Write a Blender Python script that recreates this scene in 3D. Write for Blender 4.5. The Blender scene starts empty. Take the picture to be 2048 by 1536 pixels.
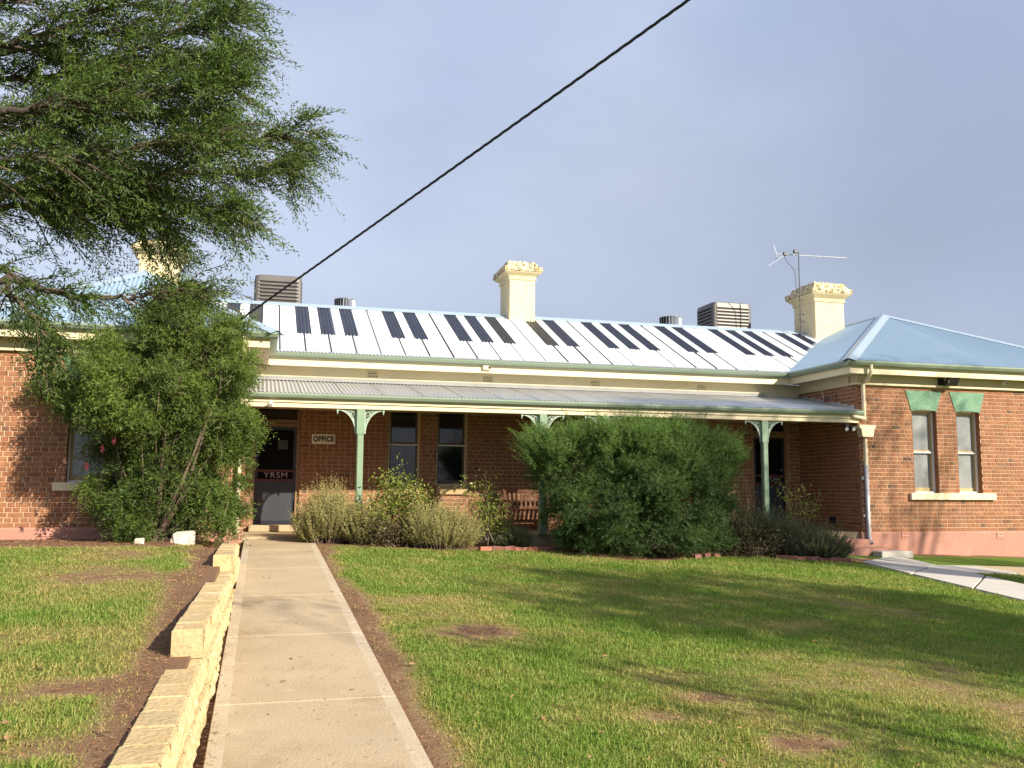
import bpy, math, random
import numpy as np
from mathutils import Vector, Matrix
random.seed(7); rng = np.random.default_rng(7)
R = math.radians
S = bpy.context.scene
col = S.collection

# ------------------------------------------------------------------ camera, sky, sun, exposure
CAMZ = 1.75
F, PITCH, ROLL, YAW = 1842.3, R(6.522), R(-0.304), R(15.17)
def ray(px, py):
    x, y = (px-1024)/F, (768-py)/F
    cr, sr = math.cos(ROLL), math.sin(ROLL); x, y = x*cr+y*sr, -x*sr+y*cr
    cp, sp = math.cos(PITCH), math.sin(PITCH); a, b, c = x, cp-y*sp, sp+y*cp
    cy, sy = math.cos(YAW), math.sin(YAW)
    return np.array([a*cy+b*sy, -a*sy+b*cy, c])
cd = bpy.data.cameras.new('camera'); cam = bpy.data.objects.new('camera', cd); col.objects.link(cam)
cd.sensor_width = 36; cd.lens = F/2048*36; cd.clip_start = 0.05; cd.clip_end = 3000
fw = Vector(ray(1024, 768)); rt = Vector(ray(2024, 768))-fw; up = Vector(ray(1024, -232))-fw
rt.normalize(); up.normalize(); fw.normalize()
m = Matrix((rt, up, -fw)).transposed().to_4x4(); m.translation = (0, 0, CAMZ)
cam.matrix_world = m
S.camera = cam

SAZ, SEL = R(37), R(27)          # sun stands behind the viewer, to the right
SUN = Vector((math.sin(SAZ)*math.cos(SEL), -math.cos(SAZ)*math.cos(SEL), math.sin(SEL)))
sd = bpy.data.lights.new('sun', 'SUN'); sd.energy = 5.0; sd.angle = R(0.55); sd.color = (1, .90, .74)
so = bpy.data.objects.new('sun', sd); col.objects.link(so)
so.rotation_euler = (-SUN).to_track_quat('-Z', 'Y').to_euler()
W = bpy.data.worlds.new('World'); S.world = W; W.use_nodes = True
nt = W.node_tree; nt.nodes.clear()
def wn(t, **k):
    n = nt.nodes.new(t)
    for a, b in k.items(): setattr(n, a, b)
    return n
wo = wn('ShaderNodeOutputWorld'); wb = wn('ShaderNodeBackground'); wb.inputs[1].default_value = 0.092
sky = wn('ShaderNodeTexSky', sky_type='NISHITA', sun_disc=False); sky.sun_elevation = SEL; sky.sun_rotation = math.pi-SAZ
wc = wn('ShaderNodeTexCoord'); wm = wn('ShaderNodeMapping'); wm.inputs['Scale'].default_value = (1, 1, 1.9); wm.inputs['Location'].default_value = (3.1, 1.7, .4)
wz = wn('ShaderNodeTexNoise'); wz.inputs['Scale'].default_value = 1.5; wz.inputs['Detail'].default_value = 5; wz.inputs['Roughness'].default_value = .45
wr = wn('ShaderNodeValToRGB'); wr.color_ramp.elements[0].position = .37; wr.color_ramp.elements[1].position = .63
wr.color_ramp.elements[0].color = (2.55, 3.05, 4.35, 1); wr.color_ramp.elements[1].color = (3.75, 4.1, 5.0, 1)
wd = wn('ShaderNodeVectorMath', operation='DOT_PRODUCT'); wd.inputs[1].default_value = tuple(Vector((.78, .60, -.42)).normalized())
wg = wn('ShaderNodeMapRange', interpolation_type='SMOOTHSTEP'); wg.inputs[1].default_value = .40; wg.inputs[2].default_value = 1.0; wg.inputs[4].default_value = .95
wz2 = wn('ShaderNodeTexNoise'); wz2.inputs['Scale'].default_value = 2.6; wz2.inputs['Detail'].default_value = 6; wz2.inputs['Roughness'].default_value = .5; wz2.inputs['Distortion'].default_value = .5
wa = wn('ShaderNodeMath', operation='MULTIPLY_ADD'); wa.inputs[1].default_value = 1.15; wa.inputs[2].default_value = -.56
wa2 = wn('ShaderNodeMath', operation='ADD', use_clamp=True)
wbk = wn('ShaderNodeMixRGB'); wbk.inputs[2].default_value = (2.15, 2.4, 3.1, 1)
nt.links.new(wc.outputs['Generated'], wd.inputs[0]); nt.links.new(wd.outputs['Value'], wg.inputs[0]); nt.links.new(wm.outputs[0], wz2.inputs['Vector']); nt.links.new(wz2.outputs['Fac'], wa.inputs[0])
nt.links.new(wg.outputs[0], wa2.inputs[0]); nt.links.new(wa.outputs[0], wa2.inputs[1]); nt.links.new(wa2.outputs[0], wbk.inputs[0]); nt.links.new(wr.outputs[0], wbk.inputs[1])
wx = wn('ShaderNodeMixRGB'); wx.inputs[0].default_value = .86
nt.links.new(wc.outputs['Generated'], wm.inputs[0]); nt.links.new(wm.outputs[0], wz.inputs['Vector'])
nt.links.new(wz.outputs['Fac'], wr.inputs[0]); nt.links.new(sky.outputs[0], wx.inputs[1]); nt.links.new(wbk.outputs[0], wx.inputs[2])
nt.links.new(wx.outputs[0], wb.inputs[0]); nt.links.new(wb.outputs[0], wo.inputs[0])
S.render.engine = 'CYCLES'
vs = S.view_settings; vs.view_transform = 'Standard'; vs.look = 'None'; vs.exposure = 1.0; vs.gamma = 1; vs.use_curve_mapping = False

# ------------------------------------------------------------------ helpers: photo pixels to places
def at(px, py, Y):
    d = ray(px, py); k = Y/d[1]; return np.array([d[0]*k, Y, d[2]*k+CAMZ])
def gl(y):                        # raised lawn on the left
    return float(np.interp(y, [-60, 3, 6.5, 9, 11.5, 14, 17.5, 40], [.45, .5, .57, .72, .84, .92, .86, .86]))
def ppath(y): return float(np.interp(y, [-40, 0, 16.5, 19.4, 60], [-.6, 0, .81, .87, .9]))
def gr_(x, y): return ppath(y)-.02-.033*max(x-1.2, 0) if x < 30 else ppath(y)-.97
def gz(x, y):
    r = gr_(max(x, .97), y)
    if x > -.2: return r-(.05 if x < .93 else 0)
    w = np.interp(y, [13.6, 15], [0, 1])
    xa = -.42-.9*w
    if x < xa-.02: return gl(y)
    if x > -.40 or xa > -.43: return ppath(y)-.06 if x > -.42 else gl(y)
    t = (x-xa)/(-.4-xa); return gl(y)*(1-t)+(ppath(y)-.06)*t
def ground(px, py):
    d = ray(px, py); t = 12/d[1]
    for i in range(80):
        t = .5*t+.5*((gz(d[0]*t, d[1]*t)-CAMZ)/d[2])
    return np.array([d[0]*t, d[1]*t, gz(d[0]*t, d[1]*t)])
_nt = rng.random((256, 256))
def vnoise(x, y, f=1.0, seed=0):
    x = np.asarray(x)*f+seed*17.3; y = np.asarray(y)*f+seed*9.1
    xi = np.floor(x).astype(int); yi = np.floor(y).astype(int); fx = x-xi; fy = y-yi
    fx = fx*fx*(3-2*fx); fy = fy*fy*(3-2*fy)
    g = lambda a, b: _nt[a % 256, b % 256]
    return (g(xi, yi)*(1-fx)+g(xi+1, yi)*fx)*(1-fy)+(g(xi, yi+1)*(1-fx)+g(xi+1, yi+1)*fx)*fy
def fbm(x, y, f, seed=0): return .55*vnoise(x, y, f, seed)+.3*vnoise(x, y, f*2.3, seed+1)+.15*vnoise(x, y, f*5.1, seed+2)

# ------------------------------------------------------------------ materials
M = {}
def mat(name, c, rough=.6, metal=0, var=None, vs_=3.0, bump=0, bs=40, c2=None, spec=.5, detail=4, stretch=None, attr=None, trans=0, island=False, extra=None):
    """procedural material: base colour c, mixed with c2 by noise (or by an attribute / per piece), fine bump"""
    mt = bpy.data.materials.new(name); mt.use_nodes = True; n = mt.node_tree; b = n.nodes['Principled BSDF']
    b.inputs['Roughness'].default_value = rough; b.inputs['Metallic'].default_value = metal; b.inputs['Specular IOR Level'].default_value = spec
    N = n.nodes.new; L = n.links.new
    geo = N('ShaderNodeNewGeometry'); vec = geo.outputs['Position']
    if stretch:
        mp = N('ShaderNodeMapping'); mp.inputs['Scale'].default_value = stretch; L(vec, mp.inputs[0]); vec = mp.outputs[0]
    out = None
    if c2 is not None:
        mx = N('ShaderNodeMixRGB'); mx.inputs[1].default_value = (*c, 1); mx.inputs[2].default_value = (*c2, 1)
        if attr:
            a = N('ShaderNodeAttribute'); a.attribute_name = attr; L(a.outputs['Fac'], mx.inputs[0])
        else:
            z = N('ShaderNodeTexNoise'); z.inputs['Scale'].default_value = vs_; z.inputs['Detail'].default_value = detail; z.inputs['Roughness'].default_value = .6; L(vec, z.inputs['Vector'])
            rp = N('ShaderNodeMapRange'); rp.inputs[1].default_value = .35; rp.inputs[2].default_value = .68; L(z.outputs['Fac'], rp.inputs[0]); L(rp.outputs[0], mx.inputs[0])
        out = mx.outputs[0]
    if island:
        oi = N('ShaderNodeObjectInfo'); ad = N('ShaderNodeMath'); ad.operation = 'ADD'; L(oi.outputs['Random'], ad.inputs[0]); L(geo.outputs['Random Per Island'], ad.inputs[1])
        fr = N('ShaderNodeMath'); fr.operation = 'FRACT'; L(ad.outputs[0], fr.inputs[0])
        cr = N('ShaderNodeValToRGB'); cr.color_ramp.interpolation = 'LINEAR'
        els = cr.color_ramp.elements
        for i, (p, cc) in enumerate(island):
            e = els[i] if i < 2 else els.new(p); e.position = p; e.color = (*cc, 1)
        L(fr.outputs[0], cr.inputs[0])
        if out is None: out = cr.outputs[0]
        else:
            mm = N('ShaderNodeMixRGB'); mm.blend_type = 'MULTIPLY'; mm.inputs[0].default_value = 1; L(out, mm.inputs[1]); L(cr.outputs[0], mm.inputs[2]); out = mm.outputs[0]
    if extra:   # (scale, threshold lo, hi, colour): stains with a shape of their own
        for (sc, lo, hi, cc) in extra:
            z = N('ShaderNodeTexNoise'); z.inputs['Scale'].default_value = sc; z.inputs['Detail'].default_value = 6; z.inputs['Roughness'].default_value = .7; L(geo.outputs['Position'], z.inputs['Vector'])
            rp = N('ShaderNodeMapRange'); rp.inputs[1].default_value = lo; rp.inputs[2].default_value = hi; L(z.outputs['Fac'], rp.inputs[0])
            mm = N('ShaderNodeMixRGB'); mm.inputs[2].default_value = (*cc, 1); L(rp.outputs[0], mm.inputs[0])
            if out is None: mm.inputs[1].default_value = (*c, 1)
            else: L(out, mm.inputs[1])
            out = mm.outputs[0]
    if out is None: b.inputs['Base Color'].default_value = (*c, 1)
    else: L(out, b.inputs['Base Color'])
    if bump:
        z = N('ShaderNodeTexNoise'); z.inputs['Scale'].default_value = bs; z.inputs['Detail'].default_value = 5; L(vec, z.inputs['Vector'])
        bp = N('ShaderNodeBump'); bp.inputs['Strength'].default_value = bump; bp.inputs['Distance'].default_value = .02; L(z.outputs['Fac'], bp.inputs['Height']); L(bp.outputs[0], b.inputs['Normal'])
    if trans:
        tr = N('ShaderNodeBsdfTranslucent'); ms = N('ShaderNodeMixShader'); ms.inputs[0].default_value = trans
        if out is not None:
            br = N('ShaderNodeMixRGB'); br.blend_type = 'MULTIPLY'; br.inputs[0].default_value = 1; br.inputs[2].default_value = (1.5, 1.6, .8, 1); L(out, br.inputs[1]); L(br.outputs[0], tr.inputs[0])
        else: tr.inputs[0].default_value = (*c, 1)
        L(b.outputs[0], ms.inputs[1]); L(tr.outputs[0], ms.inputs[2]); L(ms.outputs[0], n.nodes['Material Output'].inputs[0])
    M[name] = mt; return mt
BR = [(0, (.80, .78, .75)), (.12, (1.15, 1.05, .95)), (.3, (.92, .9, .9)), (.5, (1.12, 1.15, 1.15)), (.7, (.95, .88, .82)), (.9, (1.25, 1.25, 1.2)), (.93, (.42, .55, .72)), (.96, (1, 1, 1)), (1, (.8, .78, .75))]
mat('brick', (.235, .102, .052), .85, c2=(.29, .14, .074), vs_=9, bump=.5, bs=60, island=BR, spec=.25, extra=[(.9, .56, .80, (.22, .125, .075))])
mat('brick_old', (.30, .11, .07), .9, c2=(.2, .1, .08), vs_=5, bump=.6, bs=50, island=[(0, (.7, .7, .7)), (1, (1.3, 1.2, 1.1)), (.55, (.9, .9, 1.1))])
mat('mortar', (.58, .42, .29), .95, c2=(.47, .33, .22), vs_=6, bump=.4, bs=90, spec=.1)
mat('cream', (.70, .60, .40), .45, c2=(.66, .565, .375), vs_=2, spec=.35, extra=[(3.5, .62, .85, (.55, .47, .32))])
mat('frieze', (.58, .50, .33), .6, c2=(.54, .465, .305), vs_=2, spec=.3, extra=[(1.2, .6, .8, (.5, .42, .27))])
mat('chimney', (.70, .60, .38), .85, c2=(.63, .54, .33), vs_=4, bump=.6, bs=18, spec=.2, extra=[(7, .60, .68, (.36, .30, .16)), (2.2, .58, .72, (.58, .48, .29))])
mat('chimney_top', (.70, .61, .40), .9, c2=(.58, .5, .33), vs_=5, bump=1.0, bs=14, spec=.2, extra=[(13, .47, .57, (.15, .12, .065)), (5, .54, .66, (.40, .30, .12))])
mat('sage', (.25, .31, .235), .45, c2=(.22, .28, .21), vs_=4)
mat('post_green', (.20, .285, .19), .5, c2=(.175, .255, .17), vs_=5, extra=[(9, .66, .72, (.33, .42, .33))])
mat('bracket_pale', (.36, .45, .36), .5)
mat('lintel_green', (.105, .22, .135), .7, c2=(.125, .25, .155), vs_=4, bump=.7, bs=22, extra=[(16, .575, .66, (.19, .32, .21))])
mat('blue_roof', (.255, .36, .46), .38, metal=.25, c2=(.29, .40, .50), vs_=.9, stretch=(1, .25, .4), extra=[(1.6, .58, .75, (.36, .44, .52))])
mat('cap_metal', (.36, .45, .53), .4, metal=.3, c2=(.36, .45, .52), vs_=2, extra=[(1.4, .62, .72, (.34, .30, .24))])
mat('grey_roof', (.50, .515, .52), .36, metal=.3, c2=(.44, .45, .455), vs_=.8, stretch=(3, .25, .4), extra=[(2.2, .6, .75, (.42, .39, .34))])
mat('zinc', (.58, .60, .62), .35, metal=.6, c2=(.5, .52, .54), vs_=3)
mat('white_paint', (.82, .82, .81), .5, c2=(.76, .765, .77), vs_=1.1, extra=[(2.5, .64, .85, (.68, .68, .67))])
mat('black_paint', (.018, .02, .034), .42, c2=(.028, .032, .05), vs_=2.5, stretch=(2, .4, .4), spec=.45)
mat('faded_black', (.028, .027, .027), .55, c2=(.045, .042, .04), vs_=3)
mat('line_paint', (.05, .05, .055), .6)
mat('plinth', (.40, .205, .15), .8, c2=(.37, .185, .135), vs_=1.3, bump=.35, bs=14, spec=.25, extra=[(2.2, .57, .75, (.52, .27, .2)), (1.1, .62, .76, (.30, .15, .11))])
mat('concrete', (.43, .335, .215), .85, c2=(.37, .285, .18), vs_=1.2, bump=.35, bs=60, spec=.25, extra=[(45, .66, .72, (.18, .13, .08)), (3, .60, .75, (.49, .40, .28)), (1.1, .54, .72, (.30, .225, .14)), (.5, .55, .7, (.38, .30, .2))])
mat('concrete_border', (.47, .385, .27), .85, c2=(.41, .33, .22), vs_=2, bump=.3, bs=60, spec=.25, extra=[(6, .58, .72, (.53, .46, .36)), (45, .66, .72, (.2, .15, .1))])
mat('concrete_pale', (.48, .45, .40), .85, c2=(.42, .39, .35), vs_=1.5, bump=.3, bs=60, spec=.25, extra=[(2, .6, .75, (.35, .32, .28))])
mat('sandstone', (.50, .385, .215), .9, c2=(.44, .33, .175), vs_=3.5, bump=.8, bs=28, spec=.15, extra=[(6, .60, .7, (.37, .24, .10)), (2.2, .56, .72, (.63, .52, .33))], island=[(0, (.9, .9, .9)), (1, (1.08, 1.06, 1.02)), (.5, (1, .97, .92))])
mat('rockface', (.53, .41, .235), .95, c2=(.45, .33, .165), vs_=9, bump=1.0, bs=22, spec=.15, extra=[(11, .62, .7, (.36, .25, .12))])
mat('soil', (.085, .045, .028), .95, c2=(.12, .065, .04), vs_=5, bump=.8, bs=30, spec=.1)
mat('bark', (.040, .029, .021), .9, c2=(.065, .05, .038), vs_=14, bump=1, bs=40, stretch=(1, 1, .3))
mat('twig', (.14, .10, .065), .85, c2=(.09, .065, .045), vs_=10)
mat('grey_stem', (.22, .16, .11), .85, c2=(.15, .11, .08), vs_=10)
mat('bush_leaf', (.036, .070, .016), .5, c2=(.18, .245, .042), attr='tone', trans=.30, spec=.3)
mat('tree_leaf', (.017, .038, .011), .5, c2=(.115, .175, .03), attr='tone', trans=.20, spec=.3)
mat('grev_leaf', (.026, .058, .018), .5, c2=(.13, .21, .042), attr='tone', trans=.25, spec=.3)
mat('rosemary_leaf', (.12, .118, .04), .7, c2=(.42, .38, .16), attr='tone', trans=.15, spec=.15)
mat('sage_leaf', (.06, .075, .035), .7, c2=(.19, .20, .10), attr='tone', trans=.15, spec=.15)
mat('rose_leaf', (.06, .10, .02), .5, c2=(.28, .30, .06), attr='tone', trans=.35, spec=.3)
mat('dark_leaf', (.03, .028, .018), .6, c2=(.13, .10, .04), attr='tone', trans=.15, spec=.3)
mat('grass', (.40, .315, .125), .65, c2=(.15, .235, .038), attr='tone', trans=.35, spec=.2)
mat('litter', (.19, .085, .042), .8, c2=(.33, .19, .10), attr='tone', spec=.2)
mat('window_cream', (.66, .56, .40), .5)
mat('window_white', (.72, .69, .66), .5)
mat('sash_tan', (.42, .30, .14), .5, c2=(.36, .25, .11), vs_=8)
mat('sash_dark', (.10, .068, .045), .5)
mat('door_frame', (.27, .155, .08), .5, c2=(.23, .13, .065), vs_=7)
mat('dark_glass', (.008, .009, .011), .06, spec=.6)
mat('pale_glass', (.25, .26, .255), .12, spec=.7, c2=(.19, .20, .20), vs_=1.6)
mat('door_black', (.004, .004, .005), .7, spec=.12)
mat('door_panel', (.028, .030, .040), .5, c2=(.033, .035, .046), vs_=3)
mat('door_edge', (.014, .017, .028), .4)
mat('maroon', (.10, .022, .016), .5)
mat('letter', (.34, .31, .28), .5)
mat('emblem', (.12, .13, .13), .6)
mat('sign_face', (.86, .80, .68), .6, c2=(.82, .76, .64), vs_=5)
mat('ink', (.010, .010, .011), .6)
mat('cooler', (.115, .107, .10), .45, c2=(.10, .093, .085), vs_=3)
mat('cooler_dark', (.035, .028, .024), .8)
mat('vent_dark', (.012, .010, .009), .9)
mat('vent_clay', (.50, .44, .29), .85, c2=(.4, .33, .2), vs_=20)
mat('vent_pink', (.50, .24, .18), .85)
mat('steel', (.55, .56, .58), .3, metal=.85, c2=(.45, .46, .48), vs_=9)
mat('antenna', (.42, .43, .44), .45, metal=.4)
mat('antenna_dark', (.05, .05, .055), .5)
mat('pipe_grey', (.36, .36, .38), .45, metal=.2)
mat('black_plastic', (.018, .017, .018), .45)
mat('lamp_glass', (.30, .28, .25), .2)
mat('white_plastic', (.78, .77, .74), .4)
mat('cable', (.012, .013, .02), .55)
mat('timber', (.26, .115, .055), .6, c2=(.20, .085, .04), vs_=8, stretch=(1, 6, 6))
mat('pole_wood', (.22, .17, .13), .9, c2=(.16, .12, .09), vs_=6, stretch=(4, 4, .4), bump=.5)
mat('terracotta', (.48, .21, .12), .8, c2=(.4, .16, .09), vs_=8)
mat('rock_white', (.66, .60, .50), .9, c2=(.5, .42, .3), vs_=7, bump=.8, bs=20)
mat('flower', (.16, .02, .03), .7)
mat('rose_bloom', (.75, .62, .40), .6)

# ------------------------------------------------------------------ mesh building
OFF = {}
class MB:
    def __init__(s): s.v = []; s.f = []; s.sm = []
    def add(s, vs, fs, smooth=False):
        o = len(s.v); s.v += [tuple(map(float, p)) for p in vs]; s.f += [tuple(i+o for i in f) for f in fs]; s.sm += [smooth]*len(fs)
    def box(s, x0, x1, y0, y1, z0, z1, bev=0):
        if bev <= 0:
            s.add([(x0,y0,z0),(x1,y0,z0),(x1,y1,z0),(x0,y1,z0),(x0,y0,z1),(x1,y0,z1),(x1,y1,z1),(x0,y1,z1)],
                  [(0,3,2,1),(4,5,6,7),(0,1,5,4),(1,2,6,5),(2,3,7,6),(3,0,4,7)])
        else:
            b = min(bev, (x1-x0)*.45, (y1-y0)*.45, (z1-z0)*.45); P = []; idx = {}
            for sx, X, xi in ((0, x0, x0+b), (1, x1, x1-b)):
                for sy, Y, yi in ((0, y0, y0+b), (1, y1, y1-b)):
                    for sz, Z, zi in ((0, z0, z0+b), (1, z1, z1-b)):
                        for a, q in (('x', (X, yi, zi)), ('y', (xi, Y, zi)), ('z', (xi, yi, Z))):
                            idx[(sx, sy, sz, a)] = len(P); P.append(q)
            fs = []
            c = (np.array([x0+x1, y0+y1, z0+z1])/2)
            def fa(ids):
                q = np.array([P[i] for i in ids]); n = np.cross(q[1]-q[0], q[2]-q[0])
                if n@(q.mean(0)-c) < 0: ids = ids[::-1]
                fs.append(tuple(ids))
            for sx in (0, 1): fa([idx[(sx,a,b_,'x')] for a, b_ in ((0,0),(1,0),(1,1),(0,1))])
            for sy in (0, 1): fa([idx[(a,sy,b_,'y')] for a, b_ in ((0,0),(1,0),(1,1),(0,1))])
            for sz in (0, 1): fa([idx[(a,b_,sz,'z')] for a, b_ in ((0,0),(1,0),(1,1),(0,1))])
            for a in (0, 1):
                for b_ in (0, 1):
                    fa([idx[(0,a,b_,'y')], idx[(1,a,b_,'y')], idx[(1,a,b_,'z')], idx[(0,a,b_,'z')]])
                    fa([idx[(a,0,b_,'x')], idx[(a,1,b_,'x')], idx[(a,1,b_,'z')], idx[(a,0,b_,'z')]])
                    fa([idx[(a,b_,0,'x')], idx[(a,b_,1,'x')], idx[(a,b_,1,'y')], idx[(a,b_,0,'y')]])
                    for d in (0, 1): fa([idx[(a,b_,d,'x')], idx[(a,b_,d,'y')], idx[(a,b_,d,'z')]])
            s.add(P, fs)
        return s
    def prism(s, prof, axis, a, b, close=True):
        """profile (2D points) swept along an axis; x: (y,z), y: (x,z), z: (x,y)"""
        n = len(prof)
        mk = {'x': lambda p, t: (t, p[0], p[1]), 'y': lambda p, t: (p[0], t, p[1]), 'z': lambda p, t: (p[0], p[1], t)}[axis]
        vs = [mk(p, a) for p in prof]+[mk(p, b) for p in prof]
        fs = [(i, (i+1) % n, n+(i+1) % n, n+i) for i in range(n)]
        if close: fs += [tuple(range(n))[::-1], tuple(range(n, 2*n))]
        s.add(vs, fs); return s
    def tube(s, pts, r, seg=8, cap=True):
        pts = [np.array(p, float) for p in pts]; n = len(pts); rs = r if hasattr(r, '__len__') else [r]*n
        t = [pts[min(i+1, n-1)]-pts[max(i-1, 0)] for i in range(n)]; t = [q/(np.linalg.norm(q)+1e-9) for q in t]
        ref = np.array([0, 0, 1.]) if abs(t[0][2]) < .9 else np.array([1., 0, 0])
        u = np.cross(t[0], ref); u /= np.linalg.norm(u); vs = []
        for i in range(n):
            u = u-t[i]*(u@t[i]); u /= np.linalg.norm(u)+1e-9; w = np.cross(t[i], u)
            for k in range(seg):
                a = 2*math.pi*k/seg; vs.append(pts[i]+rs[i]*(math.cos(a)*u+math.sin(a)*w))
        fs = [(i*seg+k, i*seg+(k+1) % seg, (i+1)*seg+(k+1) % seg, (i+1)*seg+k) for i in range(n-1) for k in range(seg)]
        s.add(vs, fs, True)
        if cap: s.add([vs[k] for k in range(seg)][::-1]+[vs[(n-1)*seg+k] for k in range(seg)], [tuple(range(seg)), tuple(range(seg, 2*seg))])
        return s
    def lathe(s, c, prof, seg=20):
        vs = []; n = len(prof)
        for (r, z) in prof:
            for k in range(seg): a = 2*math.pi*k/seg; vs.append((c[0]+r*math.cos(a), c[1]+r*math.sin(a), c[2]+z))
        s.add(vs, [(i*seg+k, i*seg+(k+1) % seg, (i+1)*seg+(k+1) % seg, (i+1)*seg+k) for i in range(n-1) for k in range(seg)], True)
        s.add([vs[k] for k in range(seg)][::-1]+[vs[(n-1)*seg+k] for k in range(seg)], [tuple(range(seg)), tuple(range(seg, 2*seg))])
        return s
    def build(s, name, m, parent=None, smooth=None):
        me = bpy.data.meshes.new(name); o = bpy.data.objects.new(name, me); col.objects.link(o)
        off = OFF.get(parent.name, (0, 0, 0)) if parent else (0, 0, 0)
        me.from_pydata([(p[0]-off[0], p[1]-off[1], p[2]-off[2]) for p in s.v], [], s.f)
        me.polygons.foreach_set('use_smooth', [smooth if smooth is not None else q for q in s.sm])
        me.materials.append(M[m]); me.update()
        if parent: o.parent = parent
        OFF[o.name] = off
        return o
def fastmesh(name, V, Q, m, parent=None, tone=None, smooth=False):
    """numpy mesh of quads or triangles"""
    me = bpy.data.meshes.new(name); o = bpy.data.objects.new(name, me); col.objects.link(o)
    off = np.array(OFF.get(parent.name, (0, 0, 0)) if parent else (0, 0, 0))
    V = np.asarray(V, float)-off; k = Q.shape[1]
    me.vertices.add(len(V)); me.vertices.foreach_set('co', V.ravel().astype(np.float32))
    me.loops.add(Q.size); me.loops.foreach_set('vertex_index', Q.ravel().astype(np.int32))
    me.polygons.add(len(Q)); me.polygons.foreach_set('loop_start', np.arange(0, Q.size, k, dtype=np.int32))
    me.polygons.foreach_set('use_smooth', np.full(len(Q), smooth))
    me.update(calc_edges=True)
    if tone is not None:
        a = me.attributes.new('tone', 'FLOAT', 'POINT'); a.data.foreach_set('value', np.asarray(tone, np.float32))
    me.materials.append(M[m])
    if parent: o.parent = parent
    OFF[o.name] = tuple(off)
    return o
def empty(name, loc, label, cat, group=None):
    o = bpy.data.objects.new(name, None); col.objects.link(o); o.location = loc; o.empty_display_size = .2
    OFF[o.name] = tuple(loc); tag(o, label, cat, group); return o
def tag(o, label=None, cat=None, group=None, kind=None):
    for k, v in (('label', label), ('category', cat), ('group', group), ('kind', kind)):
        if v: o[k] = v
    return o
def text_mesh(name, s, size, m, parent, mtx, offset=0, sx=1, space=1, depth=.002):
    cu = bpy.data.curves.new(name, 'FONT'); cu.body = s; cu.size = size; cu.align_x = 'CENTER'; cu.align_y = 'CENTER'; cu.offset = offset; cu.extrude = depth; cu.space_character = space
    t = bpy.data.objects.new(name+'_curve', cu); col.objects.link(t); bpy.context.view_layer.update()
    me = bpy.data.meshes.new_from_object(t.evaluated_get(bpy.context.evaluated_depsgraph_get()))
    bpy.data.objects.remove(t)
    off = OFF.get(parent.name, (0, 0, 0))
    for v in me.vertices:
        q = mtx @ Vector((v.co.x*sx, v.co.y, v.co.z)); v.co = q-Vector(off)
    o = bpy.data.objects.new(name, me); col.objects.link(o); me.materials.clear(); me.materials.append(M[m]); o.parent = parent; OFF[o.name] = off
    return o
FACE = Matrix.Rotation(R(90), 4, 'X')     # text that faces the viewer (-Y)

# ------------------------------------------------------------------ ground
BED = [(640, 1090), (760, 1096), (880, 1101), (1000, 1102), (1100, 1101), (1180, 1112), (1260, 1121), (1330, 1123), (1400, 1116), (1470, 1112), (1560, 1118), (1640, 1124), (1715, 1127)]
bedpts = np.array([ground(*p) for p in BED]); bx_, by_ = bedpts[:, 0], bedpts[:, 1]
def bededge(x): return np.interp(x, bx_, by_, left=20, right=20)
RPL = [ground(1722, 1126), ground(2048, 1204)]; RPR = [ground(1790, 1114), ground(2048, 1172)]
def rp_in(x, y, pad=0):
    t = (y-RPL[1][1])/(RPL[0][1]-RPL[1][1]); xl = RPL[1][0]+t*(RPL[0][0]-RPL[1][0]); t2 = (y-RPR[1][1])/(RPR[0][1]-RPR[1][1]); xr = RPR[1][0]+t2*(RPR[0][0]-RPR[1][0])
    return (x > xl-pad) & (x < xr+pad) & (y < 16.3)
def lawn_green(x, y):
    """how thick and green the lawn is: 0 bare earth or litter, 1 lush"""
    x = np.asarray(x, float); y = np.asarray(y, float)
    g = 1.5*fbm(x, y, .55, 3)+.10+.85*(fbm(x, y, 1.7, 8)-.5)
    g += .30*np.clip((y-9)/5, 0, 1)*(x > 1)+.25*np.clip((x-5)/4, 0, 1)
    right = x > .9
    e = np.where(right, x-.98, -(x+.60)); g -= np.clip(1.3-e/(.12+.26*fbm(x, y, .9, 5)), 0, 1.3)*((e > -.1))*np.where(right, 1.15, 1.1)
    for (px, py, r) in ((960, 1262, .55), (1410, 1395, .35), (1300, 1430, .25), (1600, 1490, .3), (200, 1370, .4), (60, 1500, .35)):
        q = ground(px, py); d = np.hypot(x-q[0], (y-q[1])*1.4)*(.7+.6*fbm(x, y, 3.5, 14)); g -= np.clip(1.2-d/r, 0, 1)*.8*(.4+1.2*fbm(x, y, 5, 17))
    g = np.where((x < -.3), g-np.clip((y-13.9)/1.0, 0, 1.5), g)
    return np.clip(g, 0, 1)
def lawn_mask(x, y):
    ok = ((x > .99) | (x < -.62)) & ~rp_in(x, y, .03) & (y < bededge(x)-.02) & ~((x > 10.7) & (y > 16.9)) & (y < 17.2)
    ok &= ~((x < -.3) & (y > 14.6))
    ok &= ~((x > 11.6) & (y > BRY0) & (y < BRY1))
    return ok
BR0 = ground(1880, 1141); BRY0 = ground(1950, 1148)[1]; BRY1 = ground(1890, 1133)[1]
def axis(lo, hi, st, far, extra=()):
    a = list(np.arange(lo, hi+1e-6, st)); g = st; q = hi
    while q < far: g *= 1.6; q += g; a.append(q)
    g = st; q = lo
    while q > -far: g *= 1.6; q -= g; a.append(q)
    return np.array(sorted(set([round(v, 4) for v in a]+list(extra))))
gx = axis(-7, 18, .14, 500, (-.44, -.42, -.40, -.2, .93, .97)); gy = axis(3, 18, .14, 500)
XX, YY = np.meshgrid(gx, gy); ZZ = np.vectorize(gz)(XX, YY)
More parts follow.
